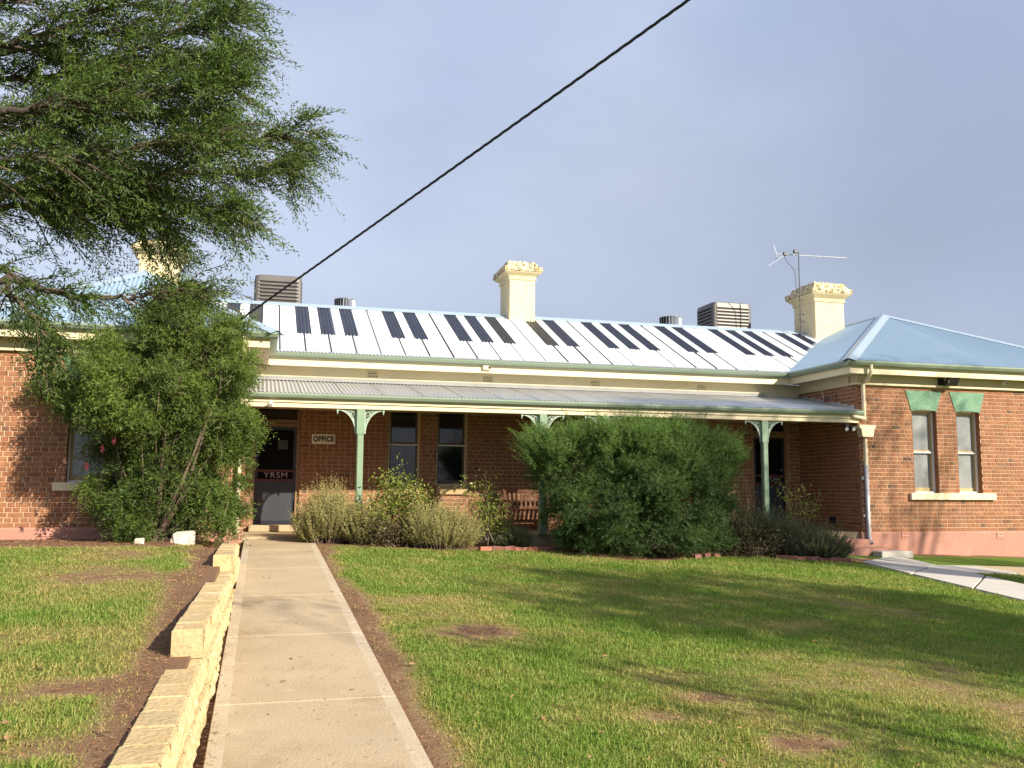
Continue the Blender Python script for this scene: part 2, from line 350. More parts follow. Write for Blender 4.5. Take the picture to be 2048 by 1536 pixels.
nz = (fbm(XX, YY, 1.3, 2)-.5)*.035; nz[(XX > -.6) & (XX < 1.02)] = 0; nz[rp_in(XX, YY, .1)] = -.03; ZZ = ZZ+nz
V = np.stack([XX.ravel(), YY.ravel(), ZZ.ravel()], 1); nx, ny = len(gx), len(gy)
I = (np.arange(ny-1)[:, None]*nx+np.arange(nx-1)[None, :]).ravel()
g = fastmesh('ground', V, np.stack([I, I+1, I+nx+1, I+nx], 1), 'soil', smooth=True)
GRN = lawn_green(XX, YY)*np.where(lawn_mask(XX, YY) | (YY < 3), 1, 0)
a = g.data.attributes.new('green', 'FLOAT', 'POINT'); a.data.foreach_set('value', GRN.ravel().astype(np.float32))
tag(g, kind='structure')
gm = bpy.data.materials.new('lawn_ground'); gm.use_nodes = True; n = gm.node_tree; b = n.nodes['Principled BSDF']; b.inputs['Roughness'].default_value = .95; b.inputs['Specular IOR Level'].default_value = .1
at_ = n.nodes.new('ShaderNodeAttribute'); at_.attribute_name = 'green'; geo = n.nodes.new('ShaderNodeNewGeometry')
z1 = n.nodes.new('ShaderNodeTexNoise'); z1.inputs['Scale'].default_value = 18; z1.inputs['Detail'].default_value = 6; z1.inputs['Roughness'].default_value = .7; n.links.new(geo.outputs['Position'], z1.inputs['Vector'])
ad = n.nodes.new('ShaderNodeMath'); ad.operation = 'MULTIPLY_ADD'; ad.inputs[1].default_value = .6; ad.inputs[2].default_value = -.30; n.links.new(z1.outputs['Fac'], ad.inputs[0])
a2 = n.nodes.new('ShaderNodeMath'); a2.operation = 'ADD'; n.links.new(at_.outputs['Fac'], a2.inputs[0]); n.links.new(ad.outputs[0], a2.inputs[1])
cr = n.nodes.new('ShaderNodeValToRGB'); E_ = cr.color_ramp.elements
E_[0].position = .0; E_[0].color = (.185, .105, .062, 1); E_[1].position = .9; E_[1].color = (.105, .165, .025, 1)
e = E_.new(.2); e.color = (.235, .16, .085, 1); e = E_.new(.55); e.color = (.20, .175, .06, 1)
n.links.new(a2.outputs[0], cr.inputs[0]); n.links.new(cr.outputs[0], b.inputs['Base Color'])
bp = n.nodes.new('ShaderNodeBump'); bp.inputs['Strength'].default_value = .8; bp.inputs['Distance'].default_value = .03; n.links.new(z1.outputs['Fac'], bp.inputs['Height']); n.links.new(bp.outputs[0], b.inputs['Normal'])
g.data.materials.clear(); g.data.materials.append(gm)

# front path of concrete slabs
PX0, PX1 = -.245, .965
js = [-2.2, 0, 2.2, 4.38, 6.57, 8.78, 11.0, 13.3, 15.5, 17.45]
mb = MB(); vs_ = []
for y in js: vs_ += [(PX0+.02, y, ppath(y)-.13), (PX1-.02, y, ppath(y)-.13), (PX1-.02, y, ppath(y)-.045), (PX0+.02, y, ppath(y)-.045)]
mb.add(vs_, [(4*i+k, 4*i+(k+1) % 4, 4*i+4+(k+1) % 4, 4*i+4+k) for i in range(len(js)-1) for k in range(4)])
path = tag(mb.build('path', 'soil'), kind='structure')
for y0, y1 in zip(js[:-1], js[1:]):
    a, b_ = y0+.006, y1-.006; c_ = .006
    mb = MB(); rows = [(a, -.012), (a+c_, 0), (b_-c_, 0), (b_, -.012)]
    vs_ = []
    for (y, dz) in rows:
        for x, dx in ((PX0, -.1), (PX0, -.012), (PX0+c_, 0), (PX0+.10, 0), (PX1-.10, 0), (PX1-c_, 0), (PX1, -.012), (PX1, -.1)):
            vs_.append((x, y, ppath(y)+min(dz, dx) if dx > -.05 else ppath(y)+dx))
    fs = [(i*8+k, i*8+k+1, (i+1)*8+k+1, (i+1)*8+k) for i in range(3) for k in (0, 1, 3, 5, 6)]
    bd = MB(); bd.add(vs_, [(i*8+k, i*8+k+1, (i+1)*8+k+1, (i+1)*8+k) for i in range(3) for k in (2, 4)])
    mb.add(vs_, fs); mb.add([vs_[k] for k in range(8)]+[vs_[24+k] for k in range(8)], [tuple(range(8))[::-1], tuple(range(8, 16))])
    sl_ = mb.build('slab', 'concrete', path); bd.build('trowelled_border', 'concrete_border', sl_)

# side path on the right with its branch
def strip(mb, pl, pr, n=8, dz=.03, th=.12):
    L = [pl[0]*(1-t)+pl[1]*t for t in np.linspace(0, 1, n)]; Q = [pr[0]*(1-t)+pr[1]*t for t in np.linspace(0, 1, n)]; v = []
    for a, b_ in zip(L, Q):
        za, zb = gz(a[0], a[1])+dz, gz(b_[0], b_[1])+dz
        v += [(a[0], a[1], za-th), (a[0], a[1], za), (b_[0], b_[1], zb), (b_[0], b_[1], zb-th)]
    mb.add(v, [(4*i+k, 4*i+4+k, 4*i+4+(k+1) % 4, 4*i+(k+1) % 4) for i in range(n-1) for k in range(4)]+[(0, 1, 2, 3), tuple(4*(n-1)+k for k in (3, 2, 1, 0))])
ext = lambda p: [p[0], p[1], p[1]+(p[1]-p[0])*2.0]
sp = MB(); l_, r_ = ext(RPL), ext(RPR)
c0 = [(l_[0]+l_[2])/2]; 
def lerp(p, t): return p[0]+(p[2]-p[0])*t
strip(sp, [lerp(l_, 0)+[.04, 0, 0], lerp(l_, 1)+[.04, 0, 0]], [lerp(r_, 0)-[.04, 0, 0], lerp(r_, 1)-[.04, 0, 0]], 12, -.03, .1)
side = tag(sp.build('side_path', 'soil'), kind='structure')
tt = np.linspace(0, 1, 9)
for t0, t1 in zip(tt[:-1], tt[1:]):
    mb = MB(); e_ = .003; strip(mb, [lerp(l_, t0+e_), lerp(l_, t1-e_)], [lerp(r_, t0+e_), lerp(r_, t1-e_)], 4); mb.build('slab', 'concrete_pale', side)
for k in range(3):
    x0 = 11.55+.25+k*1.5; mb = MB()
    xs0 = max(x0, 11.62)
    strip(mb, [np.array([xs0, BRY1, 0]), np.array([xs0, BRY0, 0])], [np.array([x0+1.49, BRY1, 0]), np.array([x0+1.49, BRY0, 0])], 3, .026); mb.build('slab', 'concrete_pale' if k == 0 else 'concrete', side)

# ------------------------------------------------------------------ the school building
YW, YM = 17.4, 19.7; XA, XB = -.3, 12.55           # wing fronts, main wall, return walls
EZ, EY, YG = 4.55, 16.95, 19.27                    # eave level, wing eaves, main eaves
FL = .875
B = empty('school_building', (6, 18.5, .5), 'long single storey red brick school with piano keys painted on its roof', 'building')

def subtract(rects, o):
    out = []
    for (a, b_, c_, d) in rects:
        if o[0] >= b_ or o[1] <= a or o[2] >= d or o[3] <= c_: out.append((a, b_, c_, d)); continue
        if o[0] > a: out.append((a, o[0], c_, d))
        if o[1] < b_: out.append((o[1], b_, c_, d))
        m0, m1 = max(a, o[0]), min(b_, o[1])
        if o[2] > c_: out.append((m0, m1, c_, o[2]))
        if o[3] < d: out.append((m0, m1, o[3], d))
    return out
BRICKS = []      # (distance, map, rect, wall, proud)
def wall(name, u0, u1, z0, z1, ops, mapf, visible=None, seed=0, thick=.28):
    """brick wall in (u,z); mapf(u, depth, z) to world, depth 0 = brick face, positive into the wall"""
    c0u, c1u = u0+(.013 if u0 == XB else 0), u1-(.013 if u1 == XA else 0)
    us = sorted(set([c0u, c1u]+[v for o in ops for v in o[:2]])); zs = sorted(set([z0, z1]+[v for o in ops for v in o[2:]]))
    mb = MB()
    def bx(a, b_, d0, d1, c_, d):
        P = [mapf(u, dd, z) for z in (c_, d) for (u, dd) in ((a, d0), (b_, d0), (b_, d1), (a, d1))]
        mb.add(P, [(0,3,2,1),(4,5,6,7),(0,1,5,4),(1,2,6,5),(2,3,7,6),(3,0,4,7)])
    for a, b_ in zip(us[:-1], us[1:]):
        run = None
        for c_, d in zip(zs[:-1], zs[1:]):
            hole = any(o[0] <= a+1e-6 and o[1] >= b_-1e-6 and o[2] <= c_+1e-6 and o[3] >= d-1e-6 for o in ops)
            if not hole:
                run = (run[0], d) if run else (c_, d)
            if hole and run: bx(a, b_, .008, thick, *run); run = None
        if run: bx(a, b_, .008, thick, *run)
    w = mb.build(name, 'mortar', B)
    H, J = .086, .0135; row = 0; z = z0; rr = random.Random(seed); st = []
    while z < z1-.01:
        zt = min(z+H-J, z1); L = .228 if row % 2 == 0 else .109
        u = u0-(0 if row % 2 == 0 else .055)-(0.114 if row % 4 == 2 else 0)
        while u < u1:
            Lb = L
            if row % 2 == 0 and rr.random() < .16: Lb = .109
            a, b_ = max(u, u0), min(u+Lb, u1)
            if b_-a > .02:
                full = abs(b_-a-Lb) < 1e-6 and zt-z > H-J-1e-6
                rs = [(a, b_, z, zt)]
                for o in ops: rs = subtract(rs, (o[0]-.004, o[1]+.004, o[2]-.004, o[3]+.004))
                for q in rs:
                    if q[1]-q[0] > .015 and q[3]-q[2] > .012:
                        p = mapf((q[0]+q[1])/2, 0, (q[2]+q[3])/2)
                        st.append((q, len(rs) == 1 and full and q == rs[0] and abs(q[1]-q[0]-Lb) < 1e-6, Lb, p, visible(p) if visible else False))
            u += Lb+.017
        z += H; row += 1
    BRICKS.append((w, st, mapf))
    return w
mF = lambda Y: (lambda u, d, z: (u, Y+d, z))
WZ = 4.07
LW = [(-3.245, -2.60), (-2.07, -1.42)]; RW = [(13.94, 14.585), (15.11, 15.745)]
LS, RS = 1.83, 1.715                 # sill tops
PLL, PLR = 1.065, .88                # plinth tops
lops = [(a, b_, LS, 3.60) for a, b_ in LW]; rops = [(a, b_, RS, 3.54) for a, b_ in RW]
MW = [(2.62, 3.30), (3.665, 4.34), (7.66, 8.34), (8.70, 9.375)]
DR = [(-.19, .78), (11.28, 12.25)]
mops = [(a, b_, 1.82, 3.72) for a, b_ in MW]+[(a, b_, FL, 3.62) for a, b_ in DR]
wl = wall('wing_wall', -4.6, XA, PLL, WZ, lops, mF(YW), lambda p: p[0] > -4.4 and p[0] < -3.15, 1)
wr_ = wall('wing_wall', XB, 19.2, PLR, WZ, rops, mF(YW), lambda p: p[0] < 16.9, 2)
wm_ = wall('main_wall', XA-.2, XB+.2, FL, 4.3, mops, mF(YM), lambda p: .8 < p[0] < 2.6 and 1.4 < p[2] < 3.2, 3)
wret = wall('return_wall', YW+.002, YM-.002, .50, WZ, [], lambda u, d, z: (XB+d, u, z), None, 4, .25)
wretl = wall('return_wall', YW+.002, YM-.002, FL-.2, WZ, [], lambda u, d, z: (XA-d, u, z), None, 5, .25)
wall('side_wall', YW+.002, 26, PLR, WZ, [], lambda u, d, z: (19.2-d, u, z), None, 6, .25)
cand = sorted([(float(np.hypot(*q[3][:2])), i, j) for i, (w, st, mf) in enumerate(BRICKS) for j, q in enumerate(st) if q[4] and q[1] and i in (0, 1, 2)])[:300]
single = {(i, j) for _, i, j in cand}
proto = {}
def brickgeo(mb, q, mf, pr):
    a, b_, c_, d = q; e = .003
    P = [mf(a, .02, c_), mf(b_, .02, c_), mf(b_, .02, d), mf(a, .02, d), mf(a, -pr+e, c_), mf(b_, -pr+e, c_), mf(b_, -pr+e, d), mf(a, -pr+e, d),
         mf(a+e, -pr, c_+e), mf(b_-e, -pr, c_+e), mf(b_-e, -pr, d-e), mf(a+e, -pr, d-e)]
    fl = [(8,9,10,11)]+[(i, (i+1) % 4, 4+(i+1) % 4, 4+i) for i in range(4)]+[(4+i, 4+(i+1) % 4, 8+(i+1) % 4, 8+i) for i in range(4)]
    n_ = np.cross(np.array(P[9])-P[8], np.array(P[10])-P[8]); outw = np.array(mf(a, -1, c_))-np.array(mf(a, 0, c_))
    if n_@outw < 0: fl = [f[::-1] for f in fl]
    mb.add(P, fl)
for i, (w, st, mf) in enumerate(BRICKS):
    mb = MB()
    for j, (q, full, Lb, p, vis) in enumerate(st):
        pr = random.uniform(-.001, .003)
        if (i, j) in single:
            key = Lb
            if key not in proto:
                t = MB(); brickgeo(t, (-Lb/2, Lb/2, -.0375, .0375), lambda u, d, z: (u, d, z), 0)
                o = t.build('brick', 'brick'); proto[key] = o.data; first = o
            else: o = bpy.data.objects.new('brick', proto[key]); col.objects.link(o)
            off = OFF[w.name]; o.location = (p[0]-off[0], p[1]-pr-off[1], p[2]-off[2]); o.parent = w
        else: brickgeo(mb, q, mf, pr)
    o = mb.build('brickwork', 'brick', w); o['kind'] = 'stuff'

# plinths
def plinth(x0, x1, zt, z0, name='plinth'):
    mb = MB(); mb.prism([(YW-.035, z0), (YW-.035, zt-.03), (YW-.012, zt), (YW+.26, zt), (YW+.26, z0)], 'x', x0, x1); return mb.build(name, 'plinth', B)
plinth(-4.6, XA+.03, PLL-.002, .5); plinth(XB-.035, 19.2, PLR-.002, -.1)
mb = MB(); mb.box(XB-.034, XB+.24, YW+.262, YM-.003, .3, PLR-.15); mb.build('plinth', 'plinth', B)
mb = MB(); mb.box(18.95, 19.235, YW+.262, 26, -.1, PLR-.004); mb.build('plinth', 'plinth', B)
mb = MB(); mb.box(19.66, 19.685, 17.10, 27, 4.275, 4.53); mb.build('fascia', 'cream', B)
mb = MB(); mb.box(18.95, 19.655, YW+.25, 27, 4.29, 4.305); mb.box(18.95, 19.22, YW+.255, 26, WZ+.004, 4.289); mb.build('soffit', 'frieze', B)
# verandah floor, steps
mb = MB(); mb.box(XA+.002, XB-.04, 17.46, YM-.002, .3, FL); mb.build('verandah_floor', 'concrete', B)
mb = MB(); mb.box(-.2, .80, 19.33, YM-.004, FL+.001, 1.005, .012); mb.build('doorstep', 'concrete', B)
mb = MB(); mb.box(11.28, 12.27, 19.33, YM-.004, FL+.001, 1.005, .012); mb.build('doorstep', 'concrete', B)
mb = MB(); mb.box(11.2, XB-.045, 17.05, 17.44, .2, .74, .01); mb.build('step', 'plinth', B)
mb = MB(); mb.box(11.2, XB+.12, 16.60, 17.045, .2, .585, .01); mb.build('step', 'plinth', B)
mb = MB(); mb.box(12.2, 12.95, 16.30, 16.59, .2, .535, .012); mb.build('step', 'concrete_pale', B)

# windows
def window(x0, x1, z0, z1, Y, glass, rail, kind):
    sm_ = 'sash_dark' if kind == 'main' else 'sash_tan'
    f = MB(); w = .035; yf = Y+.125
    f.box(x0, x0+w, yf, yf+.07, z0, z1); f.box(x1-w, x1, yf, yf+.07, z0, z1); f.box(x0+w, x1-w, yf, yf+.07, z1-w, z1); f.box(x0+w, x1-w, yf-.02, yf+.07, z0, z0+w)
    win = f.build('window', 'window_white' if kind != 'main' else 'window_cream', B)
    a, b_ = x0+w, x1-w; t = .05
    m_ = MB(); ys = yf+.02
    m_.box(a, a+t, ys, ys+.03, rail, z1-w); m_.box(b_-t, b_, ys, ys+.03, rail, z1-w); m_.box(a+t, b_-t, ys, ys+.03, z1-w-.05, z1-w); m_.box(a+t, b_-t, ys, ys+.03, rail+.02, rail+.06)
    m_.build('sash', sm_, win)
    m_ = MB(); ys2 = yf+.045
    m_.box(a, a+t*.7, ys2, ys2+.02, z0+w, rail); m_.box(b_-t*.9, b_, ys2, ys2+.02, z0+w, rail); m_.box(a+t*.7, b_-t*.9, ys2, ys2+.02, z0+w, z0+w+.085)
    m_.build('sash', sm_, win)
    m_ = MB(); m_.box(a, b_, yf-.006, yf+.018, rail-.012, rail+.018); m_.build('meeting_rail', 'window_white', win)
    m_ = MB(); m_.box(a+t, b_-t, yf+.038, yf+.044, rail+.06, z1-w-.05); m_.build('pane', glass, win)
    m_ = MB(); m_.box(a+t*.7, b_-t*.9, yf+.056, yf+.062, z0+w+.085, rail); m_.build('pane', glass, win)
    if kind != 'main':
        for xa in (x0, x1-.006): m_ = MB(); m_.box(xa, xa+.006, Y+.004, yf-.001, z0, z1-.02); m_.build('reveal', 'brick', win)
    m_ = MB(); m_.box(x0-.02, x1+.02, yf+.10, yf+.13, z0, z1); m_.build('backing', 'vent_dark', win)
def lintel(x0, x1, zb, zt, Y, skew=.155, arch=.025):
    n = 8; pts = [(x0-skew, zt), (x1+skew, zt)]
    for i in range(n+1):
        t = i/n; pts.append((x1+.01+(x0-x1-.02)*t, zb+arch*(1-(2*t-1)**2)))
    pts = pts[::-1]
    mb = MB(); k = len(pts); e = .012
    v = [(p[0], Y-.012, p[1]) for p in pts]+[(p[0], Y+.06, p[1]) for p in pts]
    mb.add(v, [tuple(range(k))]+[(i, i+k, (i+1) % k+k, (i+1) % k) for i in range(k)]); mb.build('lintel', 'lintel_green', B)
for a, b_ in RW: window(a, b_, RS, 3.56, YW, 'pale_glass', 2.615, 'wing'); lintel(a, b_, 3.535, 3.99, YW)
for a, b_ in LW: window(a, b_, LS, 3.62, YW, 'pale_glass', 2.72, 'wing'); lintel(a, b_, 3.595, 4.01, YW)
for a, b_ in MW: window(a, b_, 1.82, 3.72, YM, 'dark_glass', 2.69, 'main')
for (a, b_, z) in ((13.79, 16.04, RS), (-3.43, -1.2, LS)):
    mb = MB(); mb.box(a, b_, YW-.075, YW+.10, z-.15, z-.001, .012); mb.build('window_sill', 'cream', B)
for a, b_ in MW: mb = MB(); mb.box(a, b_, YM-.05, YM+.09, 1.63, 1.819, .008); mb.build('window_sill', 'sash_tan', B)

# doors
def door(x0, x1, lab):
    yf = YM+.06; fr = MB(); w = .075
    fr.box(x0, x0+w, yf, yf+.1, 1.006, 3.62); fr.box(x1-w, x1, yf, yf+.1, 1.006, 3.62); fr.box(x0+w, x1-w, yf, yf+.1, 3.02, 3.085); fr.box(x0+w, x1-w, yf+.02, yf+.1, 3.09, 3.17); fr.box(x0+w, x1-w, yf, yf+.1, 3.56, 3.62)
    d = fr.build('door', 'door_frame', B)
    a, b_ = x0+w+.002, x1-w-.002; ys = yf+.03
    m_ = MB()
    m_.box(a, a+.055, ys, ys+.035, 1.012, 3.018); m_.box(b_-.055, b_, ys, ys+.035, 1.012, 3.018); m_.box(a+.055, b_-.055, ys, ys+.035, 2.955, 3.018); m_.box(a+.055, b_-.055, ys, ys+.035, 1.012, 1.085)
    m_.build('door_leaf', 'door_edge', d)
    m_ = MB(); m_.box(a+.055, b_-.055, ys+.012, ys+.02, 2.135, 2.955); m_.build('screen', 'door_black', d)
    m_ = MB(); m_.box(a+.055, b_-.055, ys+.010, ys+.022, 1.94, 2.08); m_.build('screen', 'door_black', d)
    m_ = MB(); m_.box(a+.02, b_-.02, ys-.006, ys+.009, 2.085, 2.13, .004); m_.build('rail', 'maroon', d)
    m_ = MB(); m_.box(a+.02, b_-.02, ys-.006, ys+.009, 1.89, 1.935, .004); m_.build('rail', 'maroon', d)
    m_ = MB(); m_.box(a+.055, b_-.055, ys+.008, ys+.02, 1.085, 1.885); m_.build('kick_panel', 'door_panel', d)
    m_ = MB(); m_.box(x0+w, x1-w, yf+.05, yf+.06, 3.17, 3.56); m_.build('transom_pane', 'dark_glass', d)
    m_ = MB(); m_.box(x1-w-.005, x1-w+.015, yf-.02, yf-.001, 1.05, 1.55, .004); m_.build('weather_strip', 'door_frame', d)
    t = text_mesh('lettering', 'YRSM', .165, 'letter', d, Matrix.Translation(((a+b_)/2+.01, ys+.006, 2.01)) @ FACE, 0.0, 1.12, 1.12)
    m_ = MB(); m_.box(x0, x1, yf+.2, yf+.23, 1.0, 3.62); m_.build('backing', 'vent_dark', d)
    return d, ys
d1, ys = door(*DR[0], '')
door(*DR[1], '')
# emblem of ringed dots stuck on the office door
mb = MB()
c0 = at(566, 889, YM)
for i in range(3):
    for j in range(3):
        cx, cz = c0[0]+(i-1)*.067, c0[2]+(j-1)*.066; n = 14; v = []
        for k in range(n):
            a = 2*math.pi*k/n
            for r in (.034, .019): v.append((cx+r*math.cos(a), ys+.009-.0004*(i+j), cz+r*math.sin(a)))
        mb.add(v, [(2*k, 2*k+1, (2*k+3) % (2*n), (2*k+2) % (2*n)) for k in range(n)])
o = mb.build('emblem', 'emblem', d1)
o.modifiers.new('t', 'SOLIDIFY').thickness = .002

# cornices, fascias, gutters
def trimx(name, m, prof, x0, x1): mb = MB(); mb.prism(prof, 'x', x0, x1); return mb.build(name, m, B)
def gut_prof(y, z, w=.115, h=.115): return [(y, z), (y-w*.9, z), (y-w, z-.012), (y-w*.98, z-h*.35), (y-w*.72, z-h*.8), (y-w*.45, z-h), (y, z-h)]
G = .11
for (x0, x1, s) in ((-5, .2, -1), (12.05, 19.8, 1)):
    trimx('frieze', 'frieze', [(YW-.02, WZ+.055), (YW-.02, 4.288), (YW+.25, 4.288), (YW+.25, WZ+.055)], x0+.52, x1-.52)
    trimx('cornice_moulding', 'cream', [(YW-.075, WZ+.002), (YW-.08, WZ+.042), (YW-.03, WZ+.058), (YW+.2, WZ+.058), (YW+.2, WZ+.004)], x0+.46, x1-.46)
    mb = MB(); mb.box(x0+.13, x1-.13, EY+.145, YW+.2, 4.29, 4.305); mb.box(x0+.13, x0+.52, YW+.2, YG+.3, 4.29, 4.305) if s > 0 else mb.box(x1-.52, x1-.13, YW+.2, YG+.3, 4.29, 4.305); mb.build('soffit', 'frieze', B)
    mb = MB(); mb.box(x0+.12, x1-.12, EY+.12, EY+.145, 4.275, 4.53); mb.build('fascia', 'cream', B)
    trimx('gutter', 'sage', gut_prof(EY+.118, EZ-.005, .148), x0-.01, x1+.01)
    xe = x0 if s > 0 else x1; mb = MB()
    mb.box(*sorted((xe+s*.12, xe+s*.145)), EY+.146, YG+.15, 4.275, 4.53); mb.build('fascia', 'cream', B)
    mb = MB(); mb.prism([(xe+s*(.118-(EY+.118-p[0])), p[1]) for p in gut_prof(EY+.118, EZ-.005, .148)], 'y', EY+.088, YG+.0); mb.build('gutter', 'sage', B)
    xw = XB if s > 0 else XA; mb = MB(); mb.box(*sorted((xw-s*.02, xw+s*.2)), YW+.255, YM, WZ+.004, 4.29); mb.build('frieze', 'frieze', B)
mb = MB(); mb.box(.082, 12.168, YG+.12, YG+.145, 4.268, 4.53); mb.build('fascia', 'cream', B)
trimx('gutter', 'sage', gut_prof(YG+.118, EZ-.006, .148), .10, 12.13)
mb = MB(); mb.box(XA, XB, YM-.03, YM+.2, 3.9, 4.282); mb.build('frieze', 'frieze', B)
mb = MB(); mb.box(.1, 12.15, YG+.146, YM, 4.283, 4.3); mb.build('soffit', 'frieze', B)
trimx('flashing', 'zinc', [(YM-.032, 4.075), (YM-.045, 4.07), (YM-.16, 3.985), (YM-.155, 3.978), (YM-.033, 4.06)], XA+.02, 11.6)

# corrugated roofs
PC, AM = .0762, .0125
def corr(u0, u1, O, eu, ev, tan, vlo, vhi, brk=(), groups=None, sub=6):
    """corrugated sheet: columns u along the eave, v up the slope (plan distance)"""
    O, eu, ev = map(np.array, (O, eu, ev)); nrm = np.array([0, 0, 1.])-ev*tan; nrm /= np.linalg.norm(nrm)
    us = list(np.arange(math.ceil(u0/PC*sub)*PC/sub, u1, PC/sub)); us = sorted(set([u0]+us+[u1]+[q for q in brk if u0 < q < u1]))
    return us, lambda u, v, lift=0: O+eu*u+ev*v+np.array([0, 0, tan*v])+nrm*(AM*math.cos(2*math.pi*u/PC)+lift)
def sheet(name, m, us, P, lo, hi, parent=B, flip=False):
    mb = MB(); v = []; f = []
    for u in us: v += [P(u, lo(u)), P(u, max(hi(u), lo(u)+1e-4))]
    f = [(2*i, 2*i+2, 2*i+3, 2*i+1) for i in range(len(us)-1)]
    if flip: f = [q[::-1] for q in f]
    mb.add(v, f, True); return mb.build(name, m, parent)
def cap(mb, A, Bp, n1, n2, w=.17, lift=.022, top=.035):
    A, Bp = np.array(A, float), np.array(Bp, float); d = (Bp-A)/np.linalg.norm(Bp-A); L = []
    for n_ in (n1, n2):
        n_ = np.array(n_, float)/np.linalg.norm(n_); s_ = np.cross(n_, d)
        if s_[2] > 0: s_ = -s_
        L.append((s_*w+n_*lift, n_))
    u = np.array([0, 0, top]); v = []
    for q in (A, Bp): v += [q+L[0][0]-L[0][1]*.012, q+L[0][0], q+L[0][0]*.12+u, q+L[1][0]*.12+u, q+L[1][0], q+L[1][0]-L[1][1]*.012]
    mb.add(v, [(i, i+1, 7+i, 6+i) for i in range(5)])
def hip_roof(XL, XR, YB, tan):
    w = (XR-XL)/2; zr = EZ+tan*w; roof = MB()
    us, P = corr(XL, XR, (0, EY, EZ), (1, 0, 0), (0, 1, 0), tan, 0, 0, (XL+w,))
    r = sheet('wing_roof', 'blue_roof', us, P, lambda u: -.03, lambda u: min(u-XL, XR-u))
    us, P = corr(EY, YB, (XL, 0, EZ), (0, 1, 0), (1, 0, 0), tan, 0, 0, (EY+w,))
    sheet('roof_slope', 'blue_roof', us, P, lambda u: -.03, lambda u: min(u-EY, w), r, True)
    us, P = corr(EY, YB, (XR, 0, EZ), (0, 1, 0), (-1, 0, 0), tan, 0, 0, (EY+w,))
    sheet('roof_slope', 'blue_roof', us, P, lambda u: -.03, lambda u: min(u-EY, w), r)
    A = (XL+w, EY+w, zr); nf, nl, nr = (0, -tan, 1), (-tan, 0, 1), (tan, 0, 1)
    for c_, nn in (((XL-.02, EY-.02, EZ-.01), nl), ((XR+.02, EY-.02, EZ-.01), nr)):
        mb = MB(); cap(mb, c_, A, nf, nn); mb.build('hip_cap', 'cap_metal', r)
    mb = MB(); cap(mb, A, (XL+w, YB, zr), nl, nr, .15); mb.build('ridge_cap', 'cap_metal', r)
    return r
hip_roof(-5.0, .2, 27, .585); hip_roof(12.05, 19.8, 27, .4825)
# main roof: every key is a painted strip of the corrugated sheet
TM, VR = .479, 3.4
lx = [at(p, q, YG)[0] for p, q in ((563.6, 697), (763, 706), (908, 713), (1092, 721), (1224, 727), (1395.5, 734.5), (1518.6, 740))]
ks = [0, 4, 7, 11, 14, 18, 21]; SP, K0 = np.polyfit(ks, lx, 1)
xl = lambda v: .2-v*TM/.585; xr = lambda v: 12.05+v*TM/.4825
vmaxf = lambda u: min(VR, (.2-u)*.585/TM if False else VR)
vlof = lambda u: max(0, (.2-u)*.585/TM, (u-12.05)*.4825/TM)
u0, u1 = xl(VR), xr(VR)
mroof = MB(); mroof.box(u0+.6, u1-.6, YG+VR-.06, YG+VR+.06, EZ+TM*VR-.16, EZ+TM*VR-.05); mroof = mroof.build('main_roof', 'zinc', B)
VB, LWD, BW = VR*.35, .021, SP*.305
marks = []
k = -5
while K0+k*SP < u1+.5: marks.append((k, K0+k*SP, [0, 1, 1, 1, 0, 1, 1][k % 7])); k += 1
brk = sorted([q for _, x, b_ in marks for q in (x-LWD, x+LWD, x-BW, x+BW)])
def piece(name, m, a, b_, lo, hi):
    a, b_ = max(a, u0), min(b_, u1)
    if b_-a < .004: return
    us, P = corr(a, b_, (0, YG, EZ), (1, 0, 0), (0, 1, 0), TM, 0, 0)
    lo2 = lambda u: max(lo, vlof(u)); hi2 = lambda u: max(hi, lo2(u))
    if all(hi2(u)-lo2(u) < .01 for u in us): return
    sheet(name, m, us, P, lo2, hi2, mroof)
marks = [(k, x, b_) for k, x, b_ in marks]
us, P = corr(u0, u1, (0, YG, EZ), (1, 0, 0), (0, 1, 0), TM, 0, 0)
sheet('eave_sheet', 'zinc', [u for u in us if .15 < u < 12.1], P, lambda u: -.045, lambda u: .05, mroof)
for i in range(len(marks)-1):
    k, x, b_ = marks[i]; _, x2, b2 = marks[i+1]
    a0, a1 = x+LWD, x2-LWD; w0 = x+BW if b_ else a0; w1 = x2-BW if b2 else a1
    # white key: lower full width, upper between the black keys, one mesh
    mb = MB()
    for (aa, bb, lo, hi) in ((a0, a1, .05, VB), (w0, w1, VB, VR)):
        aa, bb = max(aa, u0), min(bb, u1)
        if bb-aa < .01: continue
        us, P = corr(aa, bb, (0, YG, EZ), (1, 0, 0), (0, 1, 0), TM, 0, 0); v = []
        for u in us:
            l_ = max(lo, vlof(u)); v += [P(u, l_), P(u, max(hi, l_+1e-4))]
        mb.add(v, [(2*j, 2*j+2, 2*j+3, 2*j+1) for j in range(len(us)-1)], True)
    if mb.v: mb.build('white_key', 'white_paint', mroof)
    faded = k in (10, 11, 12, -1)
    piece('key_line', 'line_paint', x-LWD, x+LWD, .05, VB if b_ else VR)
    if b_: piece('black_key', 'faded_black' if k in (10, 12, -1) else 'black_paint', x-BW, x+BW, VB, VR)
mb = MB(); zr = EZ+TM*VR
v = [(u0, YG+VR, zr), (u1, YG+VR, zr), (u1, YG+2*VR, EZ), (u0, YG+2*VR, EZ)]; mb.add(v, [(0, 1, 2, 3)]); mb.build('rear_slope', 'zinc', mroof)
mb = MB(); cap(mb, (u0, YG+VR, zr), (u1, YG+VR, zr), (0, -TM, 1), (0, TM, 1), .16, .02, .05); mb.build('ridge_cap', 'cap_metal', mroof)
mb = MB(); cap2 = lambda v: (xr(v), YG+v, EZ+TM*v)
